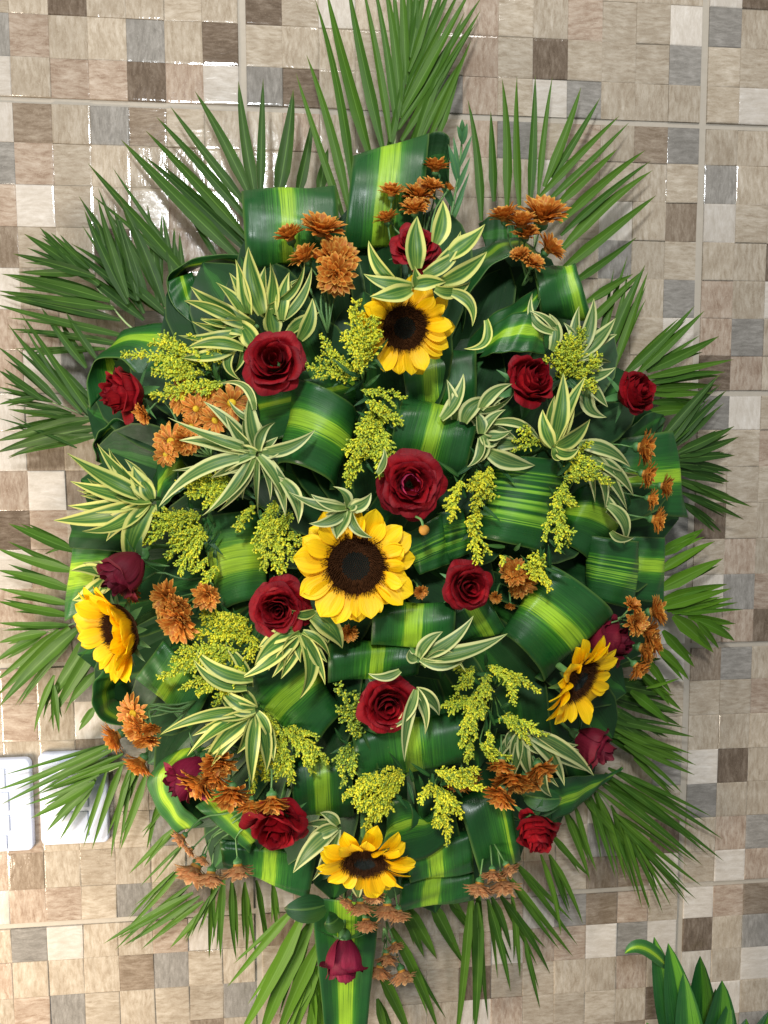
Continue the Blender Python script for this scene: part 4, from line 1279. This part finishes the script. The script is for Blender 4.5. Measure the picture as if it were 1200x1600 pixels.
mums('faded chrysanthemums hanging at the lower left over a palm frond', (400, 1250),
     [(281, 1312, 34, -.6, .5, .4), (300, 1366, 62, -.4, .75, .5), (328, 1374, 48, -.1, .85, .4), (372, 1362, 48, .1, .9, .3), (316, 1345, 26, -.3, .7, .4), (296, 1330, 22, -.6, .5, .4)], M_MUM_PALE, 0.06, 10)
mums('faded chrysanthemums directly below the bottom sunflower', (590, 1360),
     [(563, 1420, 48, *DN), (572, 1446, 46, 0, .85, .45), (605, 1424, 52, *DN), (624, 1432, 42, .2, .85, .4), (543, 1412, 32, -.4, .7, .4), (584, 1402, 40, 0, .7, .6)], M_MUM_PALE, 0.035, 11)
mums('dull shaded chrysanthemums right of the hanging rosebud', (600, 1450),
     [(592, 1520, 46, -.2, .8, .4), (630, 1526, 48, .3, .85, .35), (604, 1500, 42, 0, .75, .5), (618, 1480, 32, .3, .6, .5)], M_MUM_PALE, 0.01, 12)
mums('bronze chrysanthemum cluster above the lower right rose', (810, 1150),
     [(800, 1221, 66, 0, .75, .6), (846, 1206, 56, .3, .6, .65), (824, 1226, 52, .2, .75, .55), (781, 1246, 62, -.4, .75, .5), (783, 1198, 48, -.1, .8, .5)], None, 0.045, 13)
mums('faded chrysanthemums left below the lower right rose', (770, 1325),
     [(748, 1390, 46, -.2, .85, .4), (786, 1386, 54, .1, .9, .35), (770, 1368, 36, 0, .7, .5), (796, 1360, 38, .4, .6, .5)], M_MUM_PALE, 0.06, 14)
mums('bronze chrysanthemums between the right centre rose and the goldenrod', (850, 930),
     [(802, 893, 46, -.1, -.2, .9), (816, 912, 52, .2, .5, .8), (797, 947, 18, -.1, .8, .4), (774, 934, 22, -.3, .4, .7)], None, 0.02, 15)
mums('dark bronze chrysanthemum half hidden under the bottom goldenrod', (720, 1180), [(716, 1226, 48, -.2, .8, .4), (738, 1216, 36, .3, .7, .5)], None, 0.02, 16)
mums('dark red floret peeping out under the big sunflower', (560, 960), [(545, 990, 32, 0, .5, .8), (658, 925, 24, .3, .3, .8)], None, 0.02, 17)
# single green flower bud below the central rose
b = P(650, 800, 0.2)
root = thing('flower_bud', 'small round bronze-green flower bud below the central rose', 'bud', b)
q = P(662, 828, D(662, 828) + 0.06)
V, F = tube(local([b, P(648, 806, 0.27), P(658, 812, 0.285), q], b), 0.0014, 0.0014, 6, 9)
link('stem', make_mesh('stem', V, F, M_STEM), root)
V = []
for j in range(7):
    a = -PI / 2 + PI * j / 6
    for i in range(10):
        w = 2 * PI * i / 10
        rr_ = 0.0058 * math.cos(a) * (1 + 0.1 * math.cos(5 * w)) + 0.0001
        V.append(q - b + Vector((rr_ * math.cos(w), rr_ * math.sin(w), 0.0058 * math.sin(a))))
link('bud', make_mesh('bud', V, grid_faces(10, 7, 0, True), M_MUM_CB), root)


# ------------------------------------------------------------------ variegated dracaena sprigs
def sprig(label, c, leaves, mat=None, dz=0.055, seed=0):
    """leaves: (tip x, tip y, width px, bend px[, base x, base y])"""
    mat = mat or M_VAR
    r_ = random.Random(seed + 100)
    d0 = D(*c) + dz
    root_p = P(c[0], c[1], d0 - 0.02)
    root = thing('dracaena_sprig', label, 'leaf sprig', root_p, 'variegated leaf sprigs')
    n = len(leaves)
    more = []
    for lf in ([] if seed in (2, 5, 10) else leaves):   # smaller leaves lower in the rosette
        bx, by = lf[4:6] if len(lf) > 4 else c
        a, f = r_.choice((-1, 1)) * r_.uniform(0.18, 0.4), r_.uniform(0.6, 0.85)
        vx, vy = lf[0] - bx, lf[1] - by
        more.append((bx + f * (vx * math.cos(a) - vy * math.sin(a)), by + f * (vx * math.sin(a) + vy * math.cos(a)), lf[2] * 0.8, r_.uniform(-9, 9), bx + (c[0] - bx) * 0.3 + vx * 0.05, by + (c[1] - by) * 0.3 + vy * 0.05))
    low = len(more)
    for i, lf in enumerate(more + list(leaves)):
        tx, ty, w, bend = lf[:4]
        bx, by = lf[4:6] if len(lf) > 4 else (c[0] + (tx - c[0]) * 0.06, c[1] + (ty - c[1]) * 0.06)
        L = math.hypot(tx - bx, ty - by)
        db = d0 - 0.012 + 0.014 * i / (2 * n) - (0.006 if i < low else 0)
        dt = D(tx, ty) * 0.5 + D(*c) * 0.5 + dz - 0.008 + r_.uniform(-0.006, 0.008)
        mx, my = (bx + tx) / 2, (by + ty) / 2
        ux, uy = (tx - bx) / L, (ty - by) / L
        mx, my = mx - uy * bend * 2, my + ux * bend * 2
        p0, p2 = P(bx, by, db), P(tx, ty, dt)
        p1 = P(mx, my, max(db, dt) + L * pxm(db) * r_.uniform(0.12, 0.3))
        V, F, UV = blade(p0, p1, p2, w * pxm(db) * (1.1 if seed in (1, 2, 4) else 0.98), prof_leaf, r_.uniform(0.15, 0.5), r_.uniform(-0.6, 0.6), 13, 7, None, r_.uniform(-0.8, 0.8))
        link('leaf', make_mesh('leaf', local(V, p0), F, mat, UV), root, p0 - root_p)
    tgt = P(590, 830, 0.05)
    e = root_p.lerp(tgt, 0.25)
    e.y = min(root_p.y + 0.09, -0.03)
    V, F = tube(local([root_p + Vector((0, -0.006, 0)), root_p + Vector((0, 0.03, 0)), e], root_p), 0.0028, 0.003, 7, 7)
    link('stem', make_mesh('stem', V, F, M_STEM), root)


sprig('large variegated sprig with fanned leaves above the upper left rose', (402, 512),
      [(298, 448, 26, -6), (288, 470, 18, 4, 370, 500), (278, 524, 20, -8, 372, 520), (281, 558, 20, -6, 372, 540), (376, 594, 14, 18, 370, 540), (340, 520, 22, 8, 380, 520), (368, 405, 26, 3, 388, 490), (388, 386, 28, -4, 410, 490),
       (337, 441, 22, 4, 380, 490), (422, 410, 26, 4, 425, 490), (476, 407, 13, 14, 420, 480), (487, 418, 14, 10, 440, 500), (488, 466, 22, 6, 468, 530), (424, 470, 30, -4, 428, 525), (452, 425, 20, -4, 440, 500), (366, 500, 30, 6, 398, 545), (290, 545, 18, 10, 380, 545)], None, 0.03, 1)
sprig('variegated sprig between the top rose and the top sunflower', (648, 448),
      [(568, 428, 22, -6), (576, 376, 22, -8, 618, 440), (652, 338, 30, -3, 650, 420), (692, 313, 28, 4, 680, 380), (720, 361, 18, 8, 675, 420), (758, 350, 30, 5, 700, 400), (761, 393, 26, 6, 690, 440), (722, 385, 22, 6, 662, 430), (697, 441, 22, -3, 645, 446),
       (578, 463, 26, -4, 642, 452), (738, 510, 18, -18, 700, 455), (725, 545, 14, -20, 760, 500), (648, 415, 22, 0, 650, 446), (735, 440, 20, 10, 680, 450)], None, 0.115, 2)
sprig('star shaped variegated sprig left of the notched looped leaf', (402, 708),
      [(262, 652, 26, -6), (280, 688, 26, 6), (352, 648, 22, -4), (392, 612, 30, -6), (340, 600, 16, 22, 398, 640), (492, 672, 22, 10), (450, 690, 18, 8), (318, 740, 22, 8), (345, 742, 20, 6), (248, 792, 24, 20), (316, 806, 24, -10), (340, 800, 16, -8), (404, 808, 14, 4), (446, 790, 26, -6), (466, 818, 24, -10, 440, 750), (372, 700, 26, 0), (430, 660, 18, -10)], M_VAR_PALE, 0.055, 3)
sprig('bright variegated sprig at the far left edge of the arrangement', (238, 782),
      [(105, 708, 26, -6), (152, 693, 20, -6), (170, 700, 24, -8), (208, 728, 28, -4), (110, 752, 22, -4), (84, 813, 30, -8), (106, 790, 22, -6), (128, 830, 26, -14), (205, 894, 34, 14), (190, 738, 28, 6), (170, 770, 28, -4), (140, 818, 22, -8), (220, 745, 22, 0)], None, 0.04, 4)
sprig('variegated sprig hanging over the top petals of the big sunflower', (545, 795),
      [(486, 772, 20, -6), (483, 818, 20, -8), (508, 805, 20, 0), (526, 842, 34, 4), (582, 840, 18, 10), (576, 798, 24, -6), (520, 760, 24, 6), (580, 770, 22, 6), (450, 768, 18, -8), (600, 700, 14, 6, 590, 740), (552, 785, 26, 0)], M_VAR_PALE, 0.07, 5)
sprig('upright yellow-edged sprig right of the upper right rose', (864, 700),
      [(880, 583, 30, 4), (915, 588, 24, -4), (880, 622, 24, 2), (922, 655, 30, 6), (848, 640, 24, -4), (905, 700, 20, 10), (882, 715, 16, 8)], None, 0.07, 6)
sprig('twisted variegated sprig right of the loop with two pale stripes', (752, 680),
      [(724, 584, 24, 8, 690, 655), (808, 606, 16, 14, 735, 640), (762, 622, 28, -8, 725, 660), (800, 672, 20, 6), (836, 727, 30, 6, 762, 705), (745, 725, 24, -8), (730, 730, 18, -10), (790, 640, 18, -6), (845, 690, 16, -14, 770, 660), (740, 640, 22, 4), (800, 600, 22, -8, 750, 640), (780, 690, 22, 6)], M_VAR_PALE, 0.045, 7)
sprig('variegated sprig at the upper right edge beside goldenrod', (900, 560),
      [(928, 466, 24, 6), (962, 497, 26, 4), (936, 540, 24, 4), (962, 574, 22, 6, 900, 590), (955, 566, 20, -6, 905, 575), (832, 458, 16, -20, 868, 520), (858, 490, 22, 10, 862, 548), (948, 652, 24, 16, 920, 605), (905, 478, 20, -4)], M_VAR_PALE, 0.03, 8)
sprig('variegated sprig under the rose left of the big sunflower', (470, 985),
      [(535, 1013, 36, -8, 488, 962), (450, 950, 18, -8, 492, 955), (375, 1060, 22, -8), (398, 1040, 28, 8), (404, 1012, 26, 6), (420, 1048, 24, 10), (468, 1092, 30, -16), (490, 1060, 26, -8), (508, 1070, 22, -6), (516, 1030, 18, -8), (445, 1040, 24, 8)], None, 0.05, 9)
sprig('twisted variegated sprig right of the lower central rose', (652, 1030),
      [(793, 990, 28, 10), (740, 962, 24, 10), (692, 987, 22, -6), (575, 1052, 16, -8, 625, 1048), (728, 1050, 20, -26, 660, 1040), (735, 1020, 18, 14), (686, 1118, 26, -8, 650, 1078), (664, 1148, 24, -8, 650, 1078), (632, 1190, 22, 6, 650, 1078), (608, 1140, 18, -10, 650, 1078), (640, 1015, 20, -6)], M_VAR_PALE, 0.06, 10)
sprig('variegated sprig at lower left above the bottom left bronze flowers', (402, 1110),
      [(250, 1148, 20, 12), (292, 1182, 26, 8), (318, 1192, 28, 6), (330, 1198, 20, 4), (370, 1178, 24, -4), (394, 1226, 24, 4), (416, 1206, 24, -6), (303, 1012, 24, -14, 395, 1060), (302, 1030, 20, -14, 385, 1075), (340, 1070, 24, -6), (318, 1120, 24, -4), (345, 1090, 22, -8), (300, 1150, 22, 4), (420, 1160, 18, -6)], None, 0.05, 11)
sprig('drooping variegated sprig behind the right bronze flowers', (925, 720),
      [(980, 798, 22, -10, 905, 695), (985, 730, 26, -10, 905, 695), (990, 775, 24, -12, 915, 715), (945, 795, 20, -8), (975, 850, 22, -14, 950, 790), (1000, 742, 18, 8), (990, 840, 16, 6, 955, 830)], M_VAR_PALE, 0.03, 12)
sprig('variegated leaves peeking out behind the bottom sunflower', (530, 1290),
      [(458, 1364, 30, 6), (488, 1376, 22, -4), (472, 1290, 20, 4), (478, 1318, 24, 4), (500, 1270, 18, 4), (560, 1405, 22, 0, 555, 1370)], M_VAR_PALE, 0.015, 13)
sprig('variegated sprig below goldenrod at the lower right', (815, 1140),
      [(928, 1212, 30, -10), (918, 1205, 24, 4), (882, 1228, 26, -12), (872, 1160, 22, 8), (832, 1218, 24, 6), (800, 1190, 18, 4), (788, 1235, 20, -6), (850, 1180, 20, 6), (862, 1245, 18, 8, 850, 1200)], M_VAR_PALE, 0.025, 14)
sprig('small variegated leaf tips left of the maroon bud on the left sunflower', (170, 900),
      [(113, 938, 26, -6), (110, 892, 20, 6), (140, 880, 20, 4), (150, 930, 18, -4)], None, 0.02, 15)


# ------------------------------------------------------------------ goldenrod
ICO_V = []
_t = (1 + 5 ** 0.5) / 2
for a, b_ in ((-1, _t), (1, _t), (-1, -_t), (1, -_t)):
    ICO_V.append((a, b_, 0))
for a, b_ in ((-1, _t), (1, _t), (-1, -_t), (1, -_t)):
    ICO_V.append((0, a, b_))
for a, b_ in ((_t, -1), (_t, 1), (-_t, -1), (-_t, 1)):
    ICO_V.append((a, 0, b_))
ICO_V = np.array(ICO_V) / math.hypot(1, _t)
ICO_F = [(0, 11, 5), (0, 5, 1), (0, 1, 7), (0, 7, 10), (0, 10, 11), (1, 5, 9), (5, 11, 4), (11, 10, 2), (10, 7, 6), (7, 1, 8),
         (3, 9, 4), (3, 4, 2), (3, 2, 6), (3, 6, 8), (3, 8, 9), (4, 9, 5), (2, 4, 11), (6, 2, 10), (8, 6, 7), (9, 8, 1)]


def goldenrod(label, base, branches, tone='y', dz=0.04, seed=0, dens=1.0):
    """branches: (x0, y0, x1, y1, bend, half width)"""
    r_ = random.Random(seed + 500)
    mats = {'y': [M_BUD_Y, M_BUD_G, M_BUD_D], 'g': [M_BUD_G, M_BUD_Y, M_BUD_D], 'd': [M_BUD_D, M_BUD_G, M_BUD_Y]}[tone]
    b = P(base[0], base[1], D(*base) - 0.03)
    root = thing('goldenrod_sprig', label, 'flower sprig', b, 'goldenrod sprigs')
    more = []
    for (x0, y0, x1, y1, bend, hw) in branches:
        a, f = r_.choice((-1, 1)) * r_.uniform(0.15, 0.38), r_.uniform(0.6, 0.92)
        vx, vy = x1 - x0, y1 - y0
        more.append((x0, y0, x0 + f * (vx * math.cos(a) - vy * math.sin(a)), y0 + f * (vx * math.sin(a) + vy * math.cos(a)), bend, hw * 0.9))
    for (x0, y0, x1, y1, bend, hw) in list(branches) + more:
        L = math.hypot(x1 - x0, y1 - y0)
        ux, uy = (x1 - x0) / L, (y1 - y0) / L
        d0, d1 = D(x0, y0) + dz - 0.012, D(x1, y1) + dz + r_.uniform(-0.006, 0.006)
        p0, p2 = P(x0, y0, d0), P(x1, y1, d1)
        p1 = P((x0 + x1) / 2 - uy * bend * 2, (y0 + y1) / 2 + ux * bend * 2, (d0 + d1) / 2 + 0.012)
        cur = lambda t: p0 * (1 - t) ** 2 + p1 * (2 * t * (1 - t)) + p2 * t * t
        V, F = tube(local([b.lerp(p0, 0.2), b.lerp(p0, 0.7), p0, cur(.35), cur(.7), p2], b), 0.0011, 0.0005, 5, 12)
        br = link('branch', make_mesh('branch', V, F, M_TWIG), root)
        BV, BF, BM = [], [], []
        n = int(L / 2.2 * dens * (0.7 + hw / 14))
        s = pxm(d0)
        tang = (p2 - p0).normalized()
        for i in range(n):
            t = (i + r_.random()) / n
            p = cur(0.02 + 0.98 * t)
            env = 1.4 * hw * (0.45 + 0.55 * math.sin(PI * min(1, 0.2 + 0.75 * t))) * s
            out = Vector((r_.gauss(0, 1), -abs(r_.gauss(0, 0.6)) - 0.15, r_.gauss(0, 1)))
            out = (out - tang * out.dot(tang)).normalized()
            axis = (out + tang * r_.uniform(0.4, 1.3) + Vector((0, 0, -0.25))).normalized()
            ln = env * r_.uniform(0.7, 1.35)
            nb = max(3, int(ln / (1.5 * s)))
            w = axis.to_track_quat('Z', 'Y').to_matrix()
            for q in range(nb):
                cc = p - b + axis * (ln * (q + 0.6) / nb) + Vector((r_.uniform(-1, 1), r_.uniform(-1, 1), r_.uniform(-1, 1))) * (1.5 * s)
                rad = r_.uniform(1.05, 1.75) * s
                o0 = len(BV)
                rot = np.array(w) * rad
                vv = (ICO_V * np.array((1, 1, r_.uniform(1.2, 1.9)))) @ rot.T
                BV += [(cc.x + q3[0], cc.y + q3[1], cc.z + q3[2]) for q3 in vv]
                BF += [tuple(o0 + kk for kk in f) for f in ICO_F]
                BM += [r_.choices((0, 1, 2), (0.55, 0.30, 0.15))[0]] * 20
        link('bud_cluster', make_mesh('bud_cluster', BV, BF, mats, midx=BM), br, kind='stuff')
    for q in range(12):
        br0 = branches[q % len(branches)]
        x, y = br0[0] + r_.uniform(-14, 14), br0[1] + r_.uniform(-14, 14)
        d = D(x, y) + dz - 0.015
        p0 = P(x, y, d)
        p2 = P(x + r_.uniform(-36, 36), y + r_.uniform(-36, 36), d + 0.006)
        V, F, UV = blade(p0, (p0 + p2) / 2 + Vector((0, -0.004, 0)), p2, 7 * pxm(d), prof_leaf, 0.2, r_.uniform(-.5, .5), 7, 3)
        link('leaf', make_mesh('leaf', local(V, b), F, M_SHRUB, UV), root)


goldenrod('goldenrod sprig pointing left above the orange chrysanthemums', (340, 600),
          [(310, 570, 192, 553, 4, 9), (290, 560, 253, 522, 2, 7), (320, 585, 240, 578, -3, 9), (330, 600, 238, 618, -3, 9), (300, 590, 262, 566, 0, 10), (330, 580, 296, 524, 3, 6), (345, 570, 316, 530, 3, 6), (350, 600, 290, 600, 0, 8)], 'g', 0.035, 1)
goldenrod('bright yellow goldenrod tuft left of the top sunflower', (570, 600),
          [(568, 575, 556, 470, -3, 11), (575, 560, 585, 495, 3, 10), (568, 560, 548, 505, 0, 10), (572, 545, 592, 515, 0, 9), (565, 585, 560, 530, 0, 8)], 'y', 0.06, 2)
goldenrod('thin goldenrod sprig right of the upper left rose', (565, 600),
          [(560, 592, 478, 572, 3, 7), (545, 570, 492, 560, 0, 6), (530, 568, 500, 524, 2, 5), (556, 585, 515, 545, 0, 6), (565, 610, 634, 622, -4, 6), (560, 580, 530, 560, 0, 6)], 'g', 0.035, 3)
goldenrod('goldenrod cluster above and left of the central rose', (595, 640),
          [(600, 655, 545, 750, 2, 11), (600, 670, 592, 742, -2, 12), (590, 650, 628, 660, -3, 8), (585, 640, 560, 690, 2, 8), (575, 660, 552, 720, 0, 10), (610, 640, 572, 628, 0, 7), (600, 690, 580, 715, 0, 10), (560, 700, 544, 758, 0, 8), (575, 625, 600, 650, 0, 6)], 'g', 0.04, 4)
goldenrod('bright yellow goldenrod right of the central rose', (740, 720),
          [(765, 728, 742, 790, 2, 14), (745, 735, 770, 775, 0, 12), (720, 750, 702, 800, 0, 9), (745, 790, 736, 830, -3, 9), (738, 815, 748, 878, 3, 9), (715, 770, 708, 812, 0, 8), (760, 745, 728, 760, 0, 9)], 'y', 0.05, 5)
goldenrod('goldenrod left of the big sunflower above the rose', (430, 800),
          [(430, 780, 412, 888, 3, 10), (455, 800, 425, 850, 0, 9), (425, 820, 445, 890, 0, 8), (400, 790, 372, 830, 2, 8), (450, 830, 480, 850, 2, 7), (440, 860, 470, 880, 0, 8), (420, 860, 440, 900, 0, 7), (470, 840, 500, 860, 0, 7)], 'g', 0.035, 6)
goldenrod('lime goldenrod plume between the left sprig and the bright leaf', (330, 800),
          [(315, 805, 216, 850, 5, 11), (310, 800, 240, 822, 3, 10), (320, 825, 270, 848, 0, 12), (322, 830, 280, 892, 4, 10), (310, 830, 262, 870, 2, 9), (325, 870, 300, 895, 0, 6), (340, 885, 318, 912, 0, 6)], 'g', 0.04, 7)
goldenrod('lime goldenrod tip above the bright looped leaf', (370, 750),
          [(362, 752, 276, 754, 2, 9), (355, 758, 295, 772, 0, 10), (365, 770, 320, 790, 0, 8), (380, 770, 340, 765, 0, 8)], 'g', 0.05, 8)
goldenrod('yellow goldenrod left of the rose beside the big sunflower', (400, 990),
          [(395, 985, 318, 955, -3, 10), (390, 970, 345, 962, 0, 11), (400, 1000, 300, 985, -3, 10), (395, 990, 388, 1030, 0, 10), (370, 985, 330, 1005, 0, 9)], 'y', 0.03, 9)
goldenrod('lime goldenrod plume over the green looped leaf at lower left', (390, 1040),
          [(375, 1018, 250, 1058, 6, 10), (370, 1025, 272, 1030, 3, 10), (375, 1040, 288, 1072, 3, 10), (378, 1045, 310, 1085, 3, 9), (385, 1050, 334, 1100, 3, 8), (385, 1040, 355, 1075, 0, 10), (372, 1060, 345, 1085, 0, 8)], 'g', 0.045, 10)
goldenrod('large green goldenrod above the lower right bronze flowers', (770, 1080),
          [(740, 1040, 715, 1085, 3, 9), (760, 1040, 840, 1080, -6, 8), (780, 1050, 828, 1072, -3, 8), (790, 1060, 803, 1100, -3, 7), (760, 1050, 750, 1100, 2, 9), (740, 1080, 722, 1165, 3, 9), (755, 1090, 740, 1120, 0, 9), (735, 1090, 685, 1105, 2, 8), (780, 1120, 850, 1148, -5, 9), (790, 1115, 805, 1135, 0, 8), (765, 1140, 760, 1170, 0, 7), (750, 1160, 800, 1185, 3, 7), (730, 1050, 700, 1030, 0, 7), (735, 1150, 728, 1190, 0, 7)], 'g', 0.035, 11)
goldenrod('dull green goldenrod left of the lower central rose', (565, 1150),
          [(562, 1140, 530, 1068, -3, 9), (560, 1130, 552, 1080, 0, 11), (565, 1150, 540, 1105, 0, 10), (555, 1165, 534, 1225, 2, 8), (548, 1160, 528, 1200, 0, 7), (570, 1130, 575, 1085, 0, 8)], 'd', 0.03, 12)
goldenrod('yellow goldenrod plume hanging left above the bottom sunflower', (640, 1200),
          [(635, 1212, 540, 1240, 6, 10), (625, 1220, 560, 1262, 3, 11), (615, 1235, 572, 1292, 3, 11), (590, 1205, 534, 1246, 3, 8), (630, 1205, 590, 1215, 0, 9), (610, 1245, 590, 1275, 0, 10)], 'y', 0.045, 13)
goldenrod('yellow goldenrod plume hanging right above the bottom sunflower', (690, 1195),
          [(680, 1205, 748, 1202, 3, 9), (690, 1215, 752, 1232, -3, 9), (680, 1225, 700, 1315, -4, 10), (690, 1230, 718, 1272, -2, 10), (672, 1220, 655, 1252, 0, 8), (700, 1215, 735, 1222, 0, 9), (690, 1270, 680, 1290, 0, 7)], 'y', 0.045, 14)
goldenrod('lime goldenrod hanging below the large diagonal looped leaf', (430, 1120),
          [(430, 1125, 416, 1215, 3, 9), (440, 1135, 488, 1205, -4, 9), (440, 1145, 455, 1220, -2, 10), (450, 1135, 510, 1190, -4, 8), (420, 1150, 392, 1240, 3, 8), (410, 1110, 440, 1150, 0, 7), (460, 1180, 430, 1215, 0, 9)], 'g', 0.02, 15)
goldenrod('goldenrod tuft right of the upper right rose', (890, 600),
          [(890, 590, 908, 514, 3, 10), (880, 580, 850, 560, 2, 9), (885, 575, 892, 530, 0, 11), (895, 590, 935, 555, 2, 9), (880, 595, 868, 545, 0, 9), (905, 600, 930, 598, 0, 7)], 'g', 0.045, 16)
goldenrod('goldenrod sprays on both sides of the yellow-edged sprig', (870, 730),
          [(845, 690, 800, 705, 3, 7), (835, 680, 808, 670, 0, 6), (880, 730, 955, 756, -4, 8), (890, 720, 920, 715, 0, 8), (880, 745, 930, 745, 0, 9), (882, 750, 872, 860, 3, 8), (880, 770, 898, 790, 0, 8), (860, 830, 898, 832, -4, 6), (875, 800, 888, 850, 0, 7), (905, 705, 925, 690, 0, 6), (905, 600, 930, 610, 0, 6)], 'g', 0.05, 17)
goldenrod('yellow goldenrod over the bronze chrysanthemum right of the right centre rose', (850, 900),
          [(850, 885, 810, 885, 0, 10), (845, 880, 838, 905, 0, 12), (852, 878, 825, 870, 0, 10), (845, 890, 858, 920, 0, 8), (790, 868, 785, 880, 0, 6)], 'y', 0.05, 18)

# ------------------------------------------------------------------ cut plant at the lower right corner
base = P(1095, 1700, 0.09)
root = thing('dracaena_plant', 'dark green broad-leaved plant in the lower right corner in front of the wall', 'plant', base)
V, F = tube(local([base + Vector((0, 0, -0.12)), base, P(1085, 1640, 0.09)], base), 0.007, 0.006, 9, 6)
link('stem', make_mesh('stem', V, F, M_STEM), root)
r_ = random.Random(77)
for (bx, by, tx, ty, w, dd) in ((1070, 1670, 1022, 1464, 42, .10), (1085, 1680, 1044, 1474, 46, .12), (1095, 1680, 1094, 1494, 44, .09), (1105, 1690, 1128, 1532, 48, .13), (1130, 1700, 1166, 1592, 40, .11),
                           (1060, 1680, 1010, 1598, 34, .13), (1150, 1690, 1202, 1580, 34, .10), (1080, 1690, 1068, 1520, 40, .14), (1110, 1690, 1118, 1545, 30, .09), (1095, 1700, 1140, 1565, 34, .14)):
    p0, p2 = P(bx, by, dd), P(tx, ty, dd + r_.uniform(-.02, .01))
    p1 = (p0 + p2) / 2 + Vector((r_.uniform(-.006, .006), -0.02, 0))
    V, F, UV = blade(p0, p1, p2, 1.3 * w * pxm(dd), prof_broad, 0.25, r_.uniform(-0.5, 0.5), 14, 9)
    UV = [(0.2 + 0.45 * u, v * 3) for u, v in UV]  # pale streak shifted sideways, painting one half of each leaf as lit
    link('leaf', make_mesh('leaf', local(V, p0), F, M_PLANT, UV), root, p0 - base)
p0, p2 = P(1042, 1510, .115), P(976, 1490, .125)
V, F, UV = blade(p0, P(1000, 1462, .13), p2, 26 * pxm(.12), prof_broad, 0.25, 0.3, 12, 9)
link('leaf', make_mesh('leaf', local(V, base), F, M_BRIGHT, UV), root)

# ------------------------------------------------------------------ slim budded stem right of the top centre loop
b = P(690, 400, D(690, 400) - 0.02)
root = thing('budded_stem', 'slim bright green stem with small narrow leaves right of the top centre looped leaf', 'stem', b)
pts = [P(690, 400, .12), P(706, 330, .125), P(718, 260, .12), P(723, 200, .11)]
V, F = tube(local([b] + pts, b), 0.0021, 0.0013, 6, 14)
link('stem', make_mesh('stem', V, F, M_STEM), root)
for (bx, by, tx, ty, w) in ((708, 322, 684, 268, 13), (712, 300, 735, 245, 8), (716, 285, 700, 225, 12), (708, 335, 734, 268, 7), (722, 225, 730, 192, 9), (722, 222, 714, 196, 8), (705, 345, 672, 300, 12), (718, 260, 738, 210, 7), (704, 352, 726, 300, 7), (721, 210, 722, 186, 9), (716, 270, 708, 212, 7)):
    p0, p2 = P(bx, by, .122), P(tx, ty, .13)
    V, F, UV = blade(p0, (p0 + p2) / 2 + Vector((0, -0.004, 0)), p2, w * pxm(.12), prof_leaf, 0.25, r_.uniform(-.4, .4), 8, 5)
    link('leaf', make_mesh('leaf', local(V, b), F, M_BLUEGREEN, UV), root)
